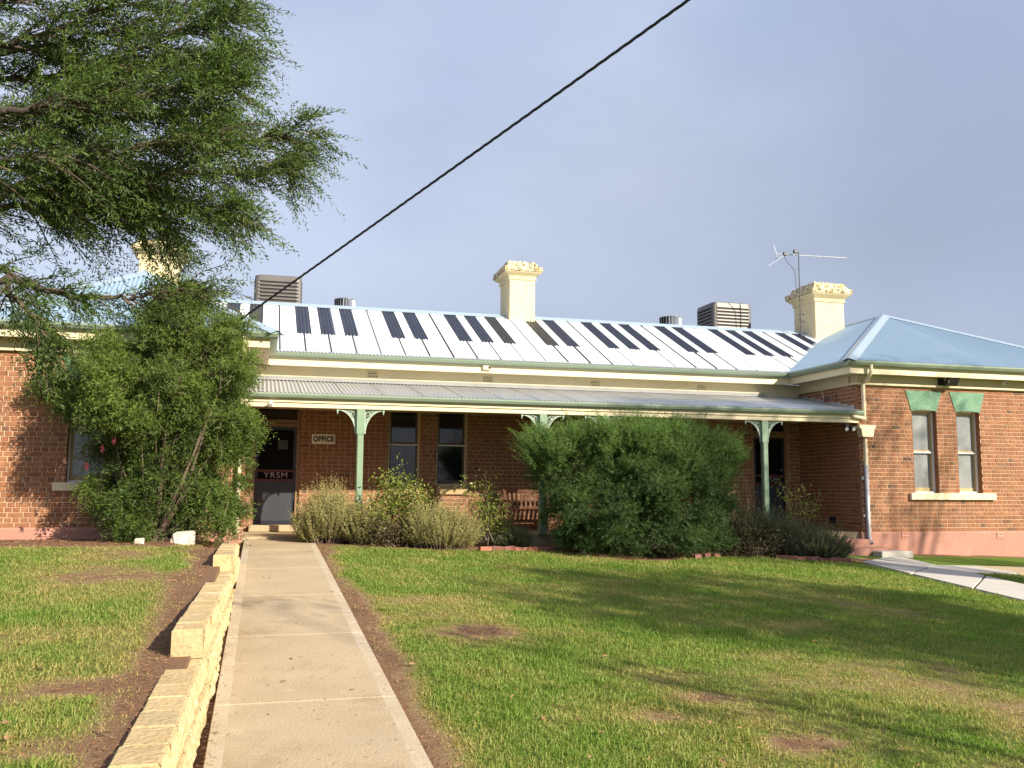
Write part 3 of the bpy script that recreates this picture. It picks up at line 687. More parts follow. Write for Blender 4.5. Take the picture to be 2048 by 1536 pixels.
a_, b_ = np.array(cap2(-.02)), np.array(cap2(VR*.98)); dn = np.array([.707, -.707, 0])*.085
mb.add([a_-dn*1.1+[0, 0, .028], a_+[0, 0, .012], a_+dn+[0, 0, .03], b_-dn*1.1+[0, 0, .028], b_+[0, 0, .012], b_+dn+[0, 0, .03]], [(0, 1, 4, 3), (1, 2, 5, 4)]); mb.build('valley_flashing', 'cap_metal', mroof)

# verandah
VY, VZ = 17.22, 3.485; vt = (3.985-VZ)/(YM-.03-VY)
us, P = corr(XA+.01, XB-.02, (0, VY, VZ), (1, 0, 0), (0, 1, 0), vt, 0, 0)
vr = sheet('verandah_roof', 'grey_roof', us, P, lambda u: -.03, lambda u: YM-.035-VY)
vw = 0.762
k = 0
while XA+.2+k*vw < XB-.1:
    x = XA+.2+k*vw; mb = MB(); mb.add([P(x, 0, .006), P(x+.018, 0, .006), P(x+.018, YM-.04-VY, .006), P(x, YM-.04-VY, .006)], [(0, 1, 2, 3)]); mb.build('sheet_lap', 'zinc', vr); k += 1
trimx('gutter', 'sage', gut_prof(VY+.075, VZ-.005, .105, .10), XA-.12, XB+.02)
mb = MB(); mb.box(XA-.1, XB-.02, VY+.08, VY+.11, 3.315, 3.462); mb.build('verandah_fascia', 'cream', B)
mb = MB(); mb.box(XA-.02, XB-.02, VY+.105, VY+.20, 3.225, 3.30, .004); mb.box(XA-.02, XB-.02, VY+.111, VY+.19, 3.301, 3.45); mb.build('verandah_beam', 'cream', B)
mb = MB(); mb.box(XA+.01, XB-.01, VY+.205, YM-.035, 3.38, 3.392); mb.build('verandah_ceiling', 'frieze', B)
for px_ in (1.77, 5.34, 6.66, 10.23):
    y0 = VY+.155; gp = FL+.001
    mb = MB(); mb.box(px_-.075, px_+.075, y0-.06, y0+.06, 2.77, 3.223, .008)
    pr = [(.055, 0), (.055, .02)]
    n = 8; w = .062; c = .018; oct_ = [(-w+c, -w), (w-c, -w), (w, -w+c), (w, w-c), (w-c, w), (-w+c, w), (-w, w-c), (-w, -w+c)]
    mb.prism([(px_+a, y0+b_) for a, b_ in oct_], 'z', gp, 2.765); mb.box(px_-.07, px_+.07, y0-.07, y0+.07, 2.755, 2.772); mb.box(px_-.075, px_+.075, y0-.075, y0+.075, gp, gp+.16, .008)
    po = mb.build('verandah_post', 'post_green', B)
    for s in (-1, 1):
        mb = MB(); x0 = px_+s*.077; Wd, Hd, th = .33, .44, .011
        def seg(p, q, r=.010): mb.tube([(x0+s*p[0], y0, 3.221+p[1]), (x0+s*q[0], y0, 3.221+q[1])], r, 5)
        arc = [(Wd-Wd*math.cos(t)*1.0, -Hd*math.sin(math.pi/2-t)) for t in np.linspace(0, math.pi/2, 12)]
        arc = [(Wd*(1-math.cos(t)), -Hd*(1-math.sin(t))) for t in np.linspace(0, math.pi/2, 12)]
        for r, dx in ((.013, 0), ): mb.tube([(x0+s*(p[0]+.012), y0, 3.221+p[1]-.016) for p in arc], r, 6)
        mb.tube([(x0+s*(p[0]*.86+.008), y0, 3.221+p[1]*.86-.012) for p in arc], .008, 5)
        seg((.008, -.01), (.008, -Hd), .009); seg((.0, -.012), (Wd+.02, -.012), .009)
        # scrollwork
        for (cx, cz, r) in ((.055, -.075, .035), (.115, -.05, .03), (.045, -.155, .028), (.175, -.036, .02), (.032, -.225, .02)):
            mb.tube([(x0+s*(cx+r*math.cos(t)), y0, 3.221+cz+r*math.sin(t)) for t in np.linspace(0, 2*math.pi, 11)], .006, 4, False)
        seg((.01, -.1), (.09, -.03), .006); seg((.02, -.2), (.15, -.07), .006); seg((.09, -.12), (.13, -.02), .006); seg((.05, -.27), (.07, -.14), .006)
        mb.lathe((x0+s*(Wd+.02), y0, 3.221-.095), [(.003, 0), (.014, .012), (.009, .028), (.018, .04), (.024, .06), (.026, .094)], 8)
        mb.build('bracket', 'bracket_pale', po)

# chimneys
def chimney(x0, x1, y0, y1, z0, z1, ch):
    mb = MB(); mb.box(x0, x1, y0, y1, z0, z1-ch, .012); c = mb.build('chimney', 'chimney', B)
    def ring(zs):
        mb = MB(); v = []
        for z, o in zs: v += [(x0-o, y0-o, z), (x1+o, y0-o, z), (x1+o, y1+o, z), (x0-o, y1+o, z)]
        n = len(zs); mb.add(v, [(4*i+k, 4*i+(k+1) % 4, 4*i+4+(k+1) % 4, 4*i+4+k) for i in range(n-1) for k in range(4)]+[(3, 2, 1, 0), tuple(4*(n-1)+k for k in range(4))]); return mb
    a = z1-ch
    ring([(a-.05, .004), (a-.03, .03), (a, .03), (a+.002, .012), (a+.06, .03), (a+ch*.30, .13), (a+ch*.36, .155), (a+ch*.38, .15)]).build('cornice', 'chimney', c)
    # weathered, uneven flaunching on top
    n = 9; v = []; hz = [(a+ch*.385, .165), (a+ch*.62, .17), (a+ch*.64, .10), (a+ch*.8, .06), (a+ch*.99, .03), (a+ch, -.06)]; per = []
    for z, o in hz:
        X0, X1, Y0, Y1 = x0-o, x1+o, y0-o, y1+o
        ring_ = [(X0+(X1-X0)*t/n, Y0) for t in range(n)]+[(X1, Y0+(Y1-Y0)*t/n) for t in range(n)]+[(X1-(X1-X0)*t/n, Y1) for t in range(n)]+[(X0, Y1-(Y1-Y0)*t/n) for t in range(n)]
        j = .002 if z < a+ch*.5 else .018
        v += [(p[0]+random.uniform(-j, j), p[1]+random.uniform(-j, j), z+random.uniform(-j, j)) for p in ring_]
    k4 = 4*n; mb = MB(); mb.add(v, [(i*k4+k, i*k4+(k+1) % k4, (i+1)*k4+(k+1) % k4, (i+1)*k4+k) for i in range(len(hz)-1) for k in range(k4)]+[tuple((len(hz)-1)*k4+k for k in range(k4))])
    mb.build('chimney_cap', 'chimney_top', c)
    mb = MB(); mb.box(x0-.03, x1+.03, y0-.03, y1+.03, z0, z0+.45); 
    return c
def xz(px, py, Y): p = at(px, py, Y); return p[0], p[2]
Yc = YG+VR-.30
cx0, cx1 = xz(1019, 600, Yc)[0], xz(1070, 600, Yc)[0]; ctop = xz(1040, 531, Yc+.4)[1]
chimney(cx0, cx1, Yc, Yc+.95, 5.6, ctop, xz(1040, 540, Yc)[1]-xz(1040, 569, Yc)[1]+.06)
Yd = YG+VR-.55
dx0, dx1 = xz(1630, 620, Yd)[0], xz(1688, 620, Yd)[0]; dtop = xz(1650, 573, Yd+.4)[1]
chr_ = chimney(dx0, dx1, Yd, Yd+1.05, 5.4, dtop, xz(1650, 576, Yd)[1]-xz(1650, 608, Yd)[1]+.05)
Ye = 21.6; ex0, ex1 = xz(277, 540, Ye)[0], xz(356, 540, Ye)[0]; etop = xz(320, 488, Ye+.3)[1]
chimney(ex0, ex1, Ye, Ye+.75, 5.2, etop, xz(320, 492, Ye)[1]-xz(320, 523, Ye)[1]+.04)
for (cx, yy, z) in ((cx0, Yc, 5.9), (dx0, Yd, 5.75)): pass

# vents in the frieze and plinth
def vent(c, w, h, m, name='air_vent'):
    mb = MB(); mb.box(c[0]-w/2, c[0]+w/2, c[1]-.012, c[1]+.02, c[2]-h/2, c[2]+h/2); v = mb.build(name, m, B)
    mb = MB(); 
    for i in range(6):
        for j in range(2 if h < .16 else 3):
            nj = 2 if h < .16 else 3
            x = c[0]-w/2+w*(i+.5)/6; z = c[2]-h/2+h*(j+.5)/nj; r = w/6*.36; s = 1 if (i+j) % 2 else -1
            mb.add([(x-r, c[1]-.0145, z-r*.9), (x+r*.8, c[1]-.0145, z-r*.5*s-.004), (x+r, c[1]-.0145, z+r*.9), (x-r*.7, c[1]-.0145, z+r*.6*s+.004)], [(0, 1, 2, 3)])
    mb.build('openings', 'vent_dark', v)
for p in ((745, 750), (976, 759), (1190.5, 768), (1403, 777)): vent(at(*p, YM-.03), .21, .125, 'vent_clay')
for p in ((1811, 1070.5), (2001, 1071.5)): vent(at(*p, YW-.035), .20, .14, 'vent_pink')
vent(at(89, 1064.5, YW-.035), .24, .13, 'vent_pink')
q = ray(1656, 797); k = (XB-.01)/q[0]; q = q*k+[0, 0, CAMZ]
mb = MB(); mb.box(XB-.03, XB+.02, q[1]-.16, q[1]+.16, q[2]-.085, q[2]+.085); v = mb.build('wall_vent', 'plinth', B)
mb = MB(); [mb.box(XB-.034, XB-.028, q[1]-.13, q[1]+.13, q[2]-.06+i*.03, q[2]-.042+i*.03) for i in range(4)]; mb.build('louvre', 'black_plastic', v)
q = ray(1665, 1040); k = (XB-.01)/q[0]; q = q*k+[0, 0, CAMZ]
mb = MB(); mb.box(XB-.012, XB+.02, q[1]-.12, q[1]+.12, q[2]-.09, q[2]+.08); mb.build('wall_vent', 'vent_dark', B)
# stepped flashing up the return wall
for i in range(8):
    y0 = 17.5+i*.25; z = VZ+vt*(y0-VY)+.01
    mb = MB(); mb.box(XB-.012-.001*(i % 2), XB-.003, y0, y0+.27, z, z+.085); mb.build('stepped_flashing', 'zinc', B)

# downpipe with rainwater head
dx = at(1727, 800, YW-.07)[0]; dy = YW-.075
mb = MB(); p0 = at(1742, 738, EY+.03); 
mb.tube([(p0[0], EY+.03, 4.46), (p0[0], EY+.03, 4.30), (p0[0]-.03, EY+.06, 4.22), (dx+.05, dy-.04, 4.14), (dx, dy, 4.08), (dx, dy, 3.30)], .042, 10)
dp = mb.build('downpipe', 'cream', B)
mb = MB(); hz = at(1725, 862, dy)[2]
mb.prism([(dx-.2, hz+.12), (dx+.2, hz+.12), (dx+.2, hz+.06), (dx+.165, hz+.055), (dx+.13, hz-.13), (dx-.13, hz-.13), (dx-.165, hz+.055), (dx-.2, hz+.06)], 'y', dy-.11, YW-.004); mb.build('rainwater_head', 'cream', dp)
mb = MB(); zt = at(1733, 930, dy)[2]; mb.tube([(dx, dy, hz-.12), (dx, dy, zt)], .043, 10); mb.build('lower_pipe', 'cream', dp)
mb = MB(); zb = .63; mb.tube([(dx, dy, zt+.002), (dx, dy, zb+.16), (dx, dy-.02, zb+.08), (dx+.01, dy-.07, zb)], .047, 12, False); o = mb.build('pipe_shoe', 'pipe_grey', dp); o.modifiers.new('t', 'SOLIDIFY').thickness = .004
for z in (2.0, 1.2): mb = MB(); mb.box(dx-.09, dx+.055, dy+.02, YW-.003, z, z+.06); mb.build('pipe_bracket', 'pipe_grey', dp)
mb = MB(); mb.tube([(XB-.22, VY+.05, 3.40), (XB-.2, VY+.06, 3.36), (XB+.0, VY+.05, 3.335), (dx-.02, dy-.0, 3.325)], .04, 10); mb.build('spout', 'cream', dp)
mb = MB(); q = at(487, 681, EY+.04); mb.tube([(q[0], EY+.03, 4.45), (q[0], EY+.03, 4.27), (q[0], EY+.08, 4.2), (q[0], YW-.1, 4.1), (q[0], YW-.07, 4.0), (q[0], YW-.07, .95)], .042, 10); mb.build('downpipe', 'cream', B)
# conduit on the return wall
mb = MB(); mb.tube([(XB-.03, 19.2, 4.2), (XB-.03, 18.9, 4.22), (XB-.03, 18.7, 4.15), (XB-.03, 18.62, 4.0), (XB-.02, 18.6, 3.85)], .012, 6); mb.build('conduit', 'cream', B)

# ------------------------------------------------------------------ things on the roof and walls
def cooler(c, w, dpt, h, label):
    e = empty('roof_cooler', (c[0], c[1], c[2]), label, 'air cooler', 'evaporative coolers on the roof')
    def shell(mb, z0, z1, k0, k1, r=.14):
        v = []; n = 5
        for z, k in ((z0, k0), (z1, k1)):
            for (sx, sy, a0) in ((1, 1, 0), (-1, 1, 90), (-1, -1, 180), (1, -1, 270)):
                for i in range(n):
                    a = R(a0+90*i/(n-1)); v.append((c[0]+k*(sx*(w/2-r)+r*math.cos(a)), c[1]+k*(sy*(dpt/2-r)+r*math.sin(a)), z))
        m4 = 4*n; mb.add(v, [(k, (k+1) % m4, m4+(k+1) % m4, m4+k) for k in range(m4)]+[tuple(range(m4))[::-1], tuple(range(m4, 2*m4))])
    mb = MB(); shell(mb, c[2]+.12, c[2]+h-.06, .955, .955); mb.build('pad_core', 'cooler_dark', e)
    mb = MB(); shell(mb, c[2]-.3, c[2]+.17, 1, 1); mb.build('base_tray', 'cooler', e)
    mb = MB(); shell(mb, c[2]+h-.13, c[2]+h-.03, .99, .97); shell(mb, c[2]+h-.0299, c[2]+h, .97, .86); mb.build('lid', 'cooler', e)
    n = 9; z0, z1 = c[2]+.19, c[2]+h-.15
    for i in range(n):
        z = z0+(z1-z0)*i/(n-1)
        mb = MB(); shell(mb, z-.018, z+.022, 1.0, .985); mb.build('louvre', 'cooler', e)
    for sx in (-1, 1):
        for sy in (-1, 1):
            mb = MB(); mb.tube([(c[0]+sx*(w/2-.10), c[1]+sy*(dpt/2-.10), c[2]+.1), (c[0]+sx*(w/2-.10), c[1]+sy*(dpt/2-.10), c[2]+h-.1)], .085, 10); mb.build('corner_post', 'cooler', e)
    yf = c[1]-dpt/2; mb = MB(); n = 10
    v = [(c[0]+(-.5+t/n)*w*.62, yf-.012, c[2]+.14) for t in range(n+1)]+[(c[0]+(-.5+t/n)*w*.62, yf-.012, c[2]+.145+.13*math.exp(-((t/n-.5)*3.6)**4)) for t in range(n+1)]
    v += [(p[0], yf+.05, p[2]) for p in v]; m2 = n+1
    mb.add(v, [(i, i+1, m2+i+1, m2+i) for i in range(n)]+[(m2+i, m2+i+1, 3*m2+i+1, 3*m2+i) for i in range(n)]); mb.build('badge_panel', 'cooler', e)
    text_mesh('badge_lettering', 'Breezair', .085, 'cooler_dark', e, Matrix.Translation((c[0]+.02, yf-.016, c[2]+.20)) @ FACE, .002)
    return e
Yk = YG+VR+.95
a_, b_ = at(508, 580, Yk), at(605, 580, Yk); zt = at(556, 553, Yk+.2)[2]; zr_ = EZ+TM*(VR-.95)
hz = zt-(EZ+TM*VR+.02); cooler(((a_[0]+b_[0])/2, Yk+.55, EZ+TM*VR-.14), b_[0]-a_[0], 1.1, zt-(EZ+TM*VR-.14), 'brown louvred rooftop cooler behind the ridge at the left end')
a_, b_ = at(1430, 630, Yk), at(1501, 630, Yk); zt = at(1460, 607, Yk+.2)[2]
cooler(((a_[0]+b_[0])/2, Yk+.55, EZ+TM*VR-.14), (b_[0]-a_[0])*1.12, 1.1, zt-(EZ+TM*VR-.14), 'brown louvred rooftop cooler near the television antenna')
def whirly(px0, px1, pyt, label):
    Yq = YG+VR+.7; a, b_ = at(px0, pyt+8, Yq), at(px1, pyt+8, Yq); r = (b_[0]-a[0])/2; zt = at((px0+px1)/2, pyt, Yq)[2]; c = ((a[0]+b_[0])/2, Yq, EZ+TM*VR-.3)
    e = empty('roof_ventilator', c, label, 'roof vent', 'round metal ventilators behind the ridge'); h = zt-c[2]
    mb = MB(); mb.lathe(c, [(r*.82, -.2), (r*.82, h-.33)], 20); mb.build('throat', 'steel', e)
    mb = MB(); mb.lathe((c[0], c[1], c[2]+h-.33), [(r*.80, 0), (r*.80, .3)], 20); mb.build('core', 'vent_dark', e)
    mb = MB(); mb.lathe((c[0], c[1], c[2]+h-.05), [(r, 0), (r*.98, .02), (r*.7, .042), (r*.1, .05)], 24); mb.build('cap', 'steel', e)
    for k in range(22):
        t = 2*math.pi*k/22; t2 = t+.2; mb = MB(); z0, z1 = c[2]+h-.33, c[2]+h-.045
        p = lambda tt, rr, z: (c[0]+rr*math.cos(tt), c[1]+rr*math.sin(tt), z)
        mb.add([p(t, r*.83, z0), p(t2, r*.96, z0), p(t2, r*.98, z1), p(t, r*.85, z1), p(t+.02, r*.82, z0), p(t2+.02, r*.95, z0), p(t2+.02, r*.97, z1), p(t+.02, r*.84, z1)], [(0,1,2,3),(7,6,5,4),(1,5,6,2),(0,4,5,1),(3,2,6,7)]); mb.build('vane', 'steel', e)
whirly(668, 713, 597, 'round silver roof ventilator near the left cooler')
whirly(1320, 1362, 633, 'round silver roof ventilator beside the right cooler')

# television antenna on the right chimney
Ya = Yd+.1; am = at(1601, 640, Ya); at0 = at(1597, 503, Ya)
e = empty('television_antenna', (am[0], Ya, 5.6), 'thin metal television antenna on a mast beside the right chimney', 'antenna')
mb = MB(); mb.tube([(am[0]+.02, Ya, 5.5), (am[0], Ya, 6.5), (at0[0], Ya, at0[2])], .014, 6); mb.build('mast', 'antenna_dark', e)
b0, b1 = at(1553, 508, Ya+.15), at(1693, 516, Ya-.15); bd = (b1-b0)
mb = MB(); mb.tube([b0, b1], .013, 6); mb.build('boom', 'antenna', e)
side_ = np.array([.33, .86, .35]); 
for t, L in ((.22, .26), (.30, .30), (.51, .26), (.66, .26), (.74, .26), (.97, .16)):
    c = b0+bd*t; mb = MB(); mb.tube([c-side_*L*.9, c+side_*L*.9], .009, 5); mb.build('element', 'antenna', e)
c = b0
mb = MB(); mb.tube([c, at(1547, 490, Ya+.2)], .009, 5); mb.tube([c, at(1552, 524, Ya+.15)], .009, 5); mb.build('reflector', 'antenna', e)
mb = MB(); mb.tube([at(1573, 507, Ya), at(1537, 532, Ya-.2)], .007, 5); mb.build('element', 'antenna', e)
for p in ((1590, 503), (1569.5, 508)):
    c = at(*p, Ya-.02); mb = MB(); mb.box(c[0]-.05, c[0]+.05, c[1]-.04, c[1]+.04, c[2]-.05, c[2]+.05, .012); mb.build('junction_box', 'antenna_dark', e)
pts = [at(*p, Ya-.03) for p in ((1568, 510), (1572, 520), (1580, 530), (1587, 538), (1590.5, 548), (1591.5, 560), (1592, 572), (1595, 582), (1599, 588))]
mb = MB(); mb.tube(pts, .009, 5); mb.tube([at(1587, 538, Ya-.03), at(1598, 538, Ya)], .006, 4); mb.build('lead', 'antenna_dark', e)
mb = MB(); c = at(1603, 628, Ya); mb.tube([c-[.1, 0, .03], c+[.25, .25, .05]], .012, 5); c = at(1603, 640, Ya); mb.tube([c-[.1, 0, 0], c+[.25, .25, .0]], .010, 5); mb.build('wall_bracket', 'antenna_dark', e)
# wires strapped round the middle chimney
# floodlight over the right wing windows
q = at(1588, 760, YW-.3) if False else at(1908, 760, YW-.30)
e = empty('floodlight', (q[0], YW-.02, q[2]), 'black square floodlight over the right wing windows', 'floodlight')
mb = MB(); c = np.array([q[0], YW-.25, q[2]-.01]); ax = np.array([1, 0, 0.]); ay = np.array([0.12, -.45, .88]); az_ = np.cross(ax, ay)
def obox(mb, c, ax, ay, az_, hx, hy, hz):
    P = [c+ax*sx*hx+ay*sy*hy+az_*sz*hz for sz in (-1, 1) for (sx, sy) in ((-1, -1), (1, -1), (1, 1), (-1, 1))]
    mb.add(P, [(0,3,2,1),(4,5,6,7),(0,1,5,4),(1,2,6,5),(2,3,7,6),(3,0,4,7)])
obox(mb, c, ax, ay, az_, .15, .12, .025); mb.build('housing', 'black_plastic', e)
mb = MB(); obox(mb, c-az_*.028, ax, ay, az_, .12, .09, .004); mb.build('lens', 'lamp_glass', e)
mb = MB(); mb.box(q[0]-.16, q[0]-.12, YW-.30, YW-.02, q[2]-.06, q[2]-.02); mb.box(q[0]-.2, q[0]-.05, YW-.05, YW-.021, q[2]-.1, q[2]+.06); mb.build('bracket', 'black_plastic', e)
def spot(name, c, label, cat, m='white_plastic', r=.045, d=(0, -1, -.35)):
    e = empty(name, c, label, cat); d = np.array(d)/np.linalg.norm(d); c = np.array(c)
    mb = MB(); mb.tube([c-d*.05, c-d*.02, c+d*.05, c+d*.06], [r*.5, r, r, r*.8], 12); mb.build('body', m, e)
    mb = MB(); mb.tube([c-d*.04, c-d*.09+np.array([0, .03, .05])], .014, 6); mb.build('arm', m, e)
    mb = MB(); mb.tube([c+d*.055, c+d*.066], r*.7, 12); mb.build('lens', 'lamp_glass', e)
    return e
spot('security_lamp', at(2009, 765, YW-.12), 'small white round lamp on the right wing cornice', 'lamp', r=.05)
spot('security_lamp', at(541, 808, VY-.02), 'small white round lamp at the left end of the verandah beam', 'lamp', r=.045)
c = at(1694, 853, VY+.1); e = empty('sensor_light', c, 'black and white twin sensor light under the verandah by the downpipe', 'lamp')
mb = MB(); mb.box(c[0]-.05, c[0]+.05, c[1]-.02, c[1]+.06, c[2]-.02, c[2]+.06, .01); mb.build('base', 'black_plastic', e)
for s in (-1, 1): mb = MB(); k = c+np.array([s*.085, -.05, -.03]); mb.tube([c+np.array([s*.03, 0, 0]), k, k+[0, -.06, -.03]], [.02, .045, .05], 12); l = mb.build('lamp_head', 'black_plastic', e); mb = MB(); mb.tube([k+[0, -.061, -.031], k+[0, -.068, -.034]], .042, 12); mb.build('lens', 'white_plastic', l)
mb = MB(); mb.lathe(c+np.array([0, -.04, -.085]), [(.01, 0), (.03, .015), (.032, .05)], 10); mb.build('sensor', 'black_plastic', e)
c = at(974, 735, YG+.09); e = empty('alarm_sensor', c, 'small cream motion sensor on the fascia under the painted keys', 'sensor')
mb = MB(); mb.box(c[0]-.10, c[0]+.09, c[1]-.03, c[1]+.028, c[2]-.06, c[2]+.06, .015); mb.build('housing', 'cream', e)
mb = MB(); mb.tube([(c[0]+.055, c[1]-.02, c[2]), (c[0]+.055, c[1]-.038, c[2])], .032, 12); mb.build('lens', 'black_plastic', e)

# signs
def sign(p0, p1, label, txt):
    a, b_ = at(*p0, YM-.012), at(*p1, YM-.012); e = empty('sign', ((a[0]+b_[0])/2, YM, (a[2]+b_[2])/2), label, 'sign')
    mb = MB(); mb.box(a[0], b_[0], YM-.018, YM-.004, b_[2], a[2]); mb.build('board', 'sign_face', e)
    text_mesh('lettering', txt, .150, 'ink', e, Matrix.Translation(((a[0]+b_[0])/2, YM-.0185, (a[2]+b_[2])/2)) @ FACE, .0085, .78, 1.14, .0015)
    return e
sign((624, 868), (670, 888.5), 'cream OFFICE sign on the brick wall between door and post', 'OFFICE')
a, b_ = at(1462, 904, YM-.012), at(1490, 915, YM-.012); e = empty('sign', (a[0], YM, a[2]), 'small pale plate on the brick wall left of the right door', 'sign')
mb = MB(); mb.box(a[0], b_[0], YM-.018, YM-.004, b_[2], a[2], .003); mb.build('board', 'sign_face', e)

# bench on the verandah
bx0 = at(1009, 1000, 19.1)[0]; e = empty('bench', (bx0+.75, 19.1, FL), 'wooden slatted bench on the verandah behind the round shrub', 'bench')
mb = MB(); mb.box(bx0, bx0+1.5, 19.27, 19.31, FL+.80, FL+.87, .006); mb.build('top_rail', 'timber', e)
mb = MB(); mb.box(bx0, bx0+1.5, 19.20, 19.24, FL+.46, FL+.51, .006); mb.build('bottom_rail', 'timber', e)
for k in range(14): x = bx0+.09+k*.1; mb = MB(); mb.add([(x, 19.21, FL+.51), (x+.045, 19.21, FL+.51), (x+.045, 19.28, FL+.80), (x, 19.28, FL+.80), (x, 19.23, FL+.51), (x+.045, 19.23, FL+.51), (x+.045, 19.30, FL+.80), (x, 19.30, FL+.80)], [(0,1,2,3),(7,6,5,4),(1,5,6,2),(4,0,3,7)]); mb.build('back_slat', 'timber', e)
for k in range(5): mb = MB(); mb.box(bx0+.02, bx0+1.48, 18.72+k*.098, 18.72+k*.098+.08, FL+.425, FL+.45, .004); mb.build('seat_slat', 'timber', e)
for x in (bx0, bx0+1.44):
    mb = MB(); mb.box(x, x+.06, 18.72, 18.78, FL, FL+.62, .005); mb.build('leg', 'timber', e)
    mb = MB(); mb.box(x, x+.06, 19.20, 19.26, FL, FL+.84, .005); mb.build('leg', 'timber', e)
    mb = MB(); mb.box(x-.005, x+.065, 18.68, 19.24, FL+.62, FL+.65, .006); mb.build('armrest', 'timber', e)
    mb = MB(); mb.box(x+.01, x+.05, 18.78, 19.20, FL+.36, FL+.42); mb.build('side_rail', 'timber', e)

# overhead service cable and its pole
pA = at(450, 661, EY-.02); pole = np.array([16.9, -14.0]); d = ray(1395, -6)
tt_ = (pA[0]*d[1]-pA[1]*d[0])/((pA[0]-pole[0])*d[1]-(pA[1]-pole[1])*d[0]); pm = pA[:2]+(pole-pA[:2])*tt_; zm = d[2]*(pm[1]/d[1])+CAMZ
mid = np.array([pm[0], pm[1], zm]); sl = (zm-pA[2])/tt_; pz = pA[2]+sl*1.04
pE = np.array([pole[0], pole[1]+.2, pz])
def cab(t): p = pA+(pE-pA)*t; s_ = .012*sl*0; p = p.copy(); p[2] = pA[2]+(pz-pA[2])*t+.22*(t*t-t)*1.0+.0; return p
e = empty('overhead_cable', tuple(pA), 'black twisted cable strung across the sky down to the left wing gutter', 'cable')
N = 620; tl = np.linspace(0, 1, N)
dirn = (pE-pA)/np.linalg.norm(pE-pA); uu = np.cross(dirn, [0, 0, 1]); uu /= np.linalg.norm(uu); ww = np.cross(dirn, uu)
for s in (0, 1, 2):
    pts = [cab(t)+.0085*(math.cos(2*math.pi*t*68+s*2.094)*uu+math.sin(2*math.pi*t*68+s*2.094)*ww) for t in tl]
    mb = MB(); mb.tube(pts, .0108, 6); mb.build('strand', 'cable', e)
e = empty('power_pole', (pole[0], pole[1], gz(*pole)), 'round timber power pole carrying the service cable, behind the viewer', 'pole')
z0 = gz(*pole)-.5; mb = MB(); mb.tube([(pole[0], pole[1], z0), (pole[0], pole[1], z0+5.5), (pole[0], pole[1], z0+11.8)], [.17, .15, .12], 14); mb.build('shaft', 'pole_wood', e)
mb = MB(); mb.box(pole[0]-1.0, pole[0]+1.0, pole[1]+.14, pole[1]+.24, z0+11.1, z0+11.23); mb.build('crossarm', 'pole_wood', e)
for k in (-.9, -.35, .35, .9): mb = MB(); mb.lathe((pole[0]+k, pole[1]+.19, z0+11.23), [(.03, 0), (.05, .04), (.03, .08), (.05, .12), (.02, .16)], 10); mb.build('insulator', 'white_plastic', e)

# ------------------------------------------------------------------ retaining wall of split blocks
e = empty('retaining_wall', (-.45, 8, .4), 'stepped cream sandstone block retaining wall along the left of the path', 'wall')
def block(y0, y1, z0, z1, yc, set_=0, dep=.235, jx=0):
    xf = min(-.35+.0125*(yc-4.4), -.262)-set_*0+jx; mb = MB(); ny_, nz_ = 7, 5; c = .012; v = []
    # rough split face towards the path
    for i in range(ny_):
        for k in range(nz_):
            y = y0+(y1-y0)*i/(ny_-1); z = z0+(z1-z0)*k/(nz_-1)
            edge = i in (0, ny_-1) or k in (0, nz_-1)
            v.append((xf-(.016 if edge else 0)+(0 if edge else random.uniform(-.010, .016))+.05*(1-(z-z0)/(z1-z0))*0+random.uniform(-.004, .004), y, z))
    f = [(i*nz_+k, (i+1)*nz_+k, (i+1)*nz_+k+1, i*nz_+k+1) for i in range(ny_-1) for k in range(nz_-1)]
    mb.add(v, f); face = mb
    t = MB(); xb = xf-dep; cc = .010
    top = [v[i*nz_+nz_-1] for i in range(ny_)]
    tz = z1+cc*.6
    inn = [(p[0]-cc*1.6, min(max(p[1], y0+cc), y1-cc), tz) for p in top]
    back = [(xb+cc, y0+cc, tz), (xb+cc, y1-cc, tz), (xb, y0, z1-cc*.5), (xb, y1, z1-cc*.5), (xb, y0, z0), (xb, y1, z0)]
    a0, b0_, k0 = 0, ny_, 2*ny_
    vv = top+inn+back; F_ = [(i, i+1, ny_+i+1, ny_+i) for i in range(ny_-1)]
    F_ += [tuple(ny_+i for i in range(ny_))+(k0+1, k0+0)]
    F_ += [(k0, k0+1, k0+3, k0+2), (k0+2, k0+3, k0+5, k0+4)]
    t.add(vv, F_)
    e0 = [v[k] for k in range(nz_)]; e1 = [v[(ny_-1)*nz_+k] for k in range(nz_)]
    t.add(e0+[back[4], back[2], back[0], inn[0]], [(0, 1, 2, 3, 4, 8, 7, 6, 5)[::1]] if False else [tuple(range(nz_))[::-1]+(5, 6, 7, 8)])
    t.add(e1+[back[5], back[3], back[1], inn[-1]], [tuple(range(nz_))+(8, 7, 6, 5)])
    o = t.build('block', 'sandstone', e); face.build('split_face', 'rockface', o)
def course(ya, yb, z0, z1, L=.33, lean=0):
    y = ya
    while y < yb-.05:
        y1 = min(y+L, yb); dj = random.uniform(-.004, .004)
        block(y+.003, y1-.003, z0, z1+random.uniform(-.004, .004), (y+y1)/2, jx=lean+random.uniform(-.006, .006)); y = y1
course(2.0, 6.88, .40, .57, .335, 0); course(2.0-.16, 6.88, .20, .392, .335, .035); course(1.0, 4.2, .0, .192, .335, .05)
course(6.88, 11.45, .578, .77, .335, 0); course(6.88, 11.45, .40, .572, .335, .03); course(6.88, 9.6, .25, .392, .335, .05)
course(11.45, 13.95, .775, .96, .335, 0); course(11.45, 13.95, .60, .77, .335, .02)
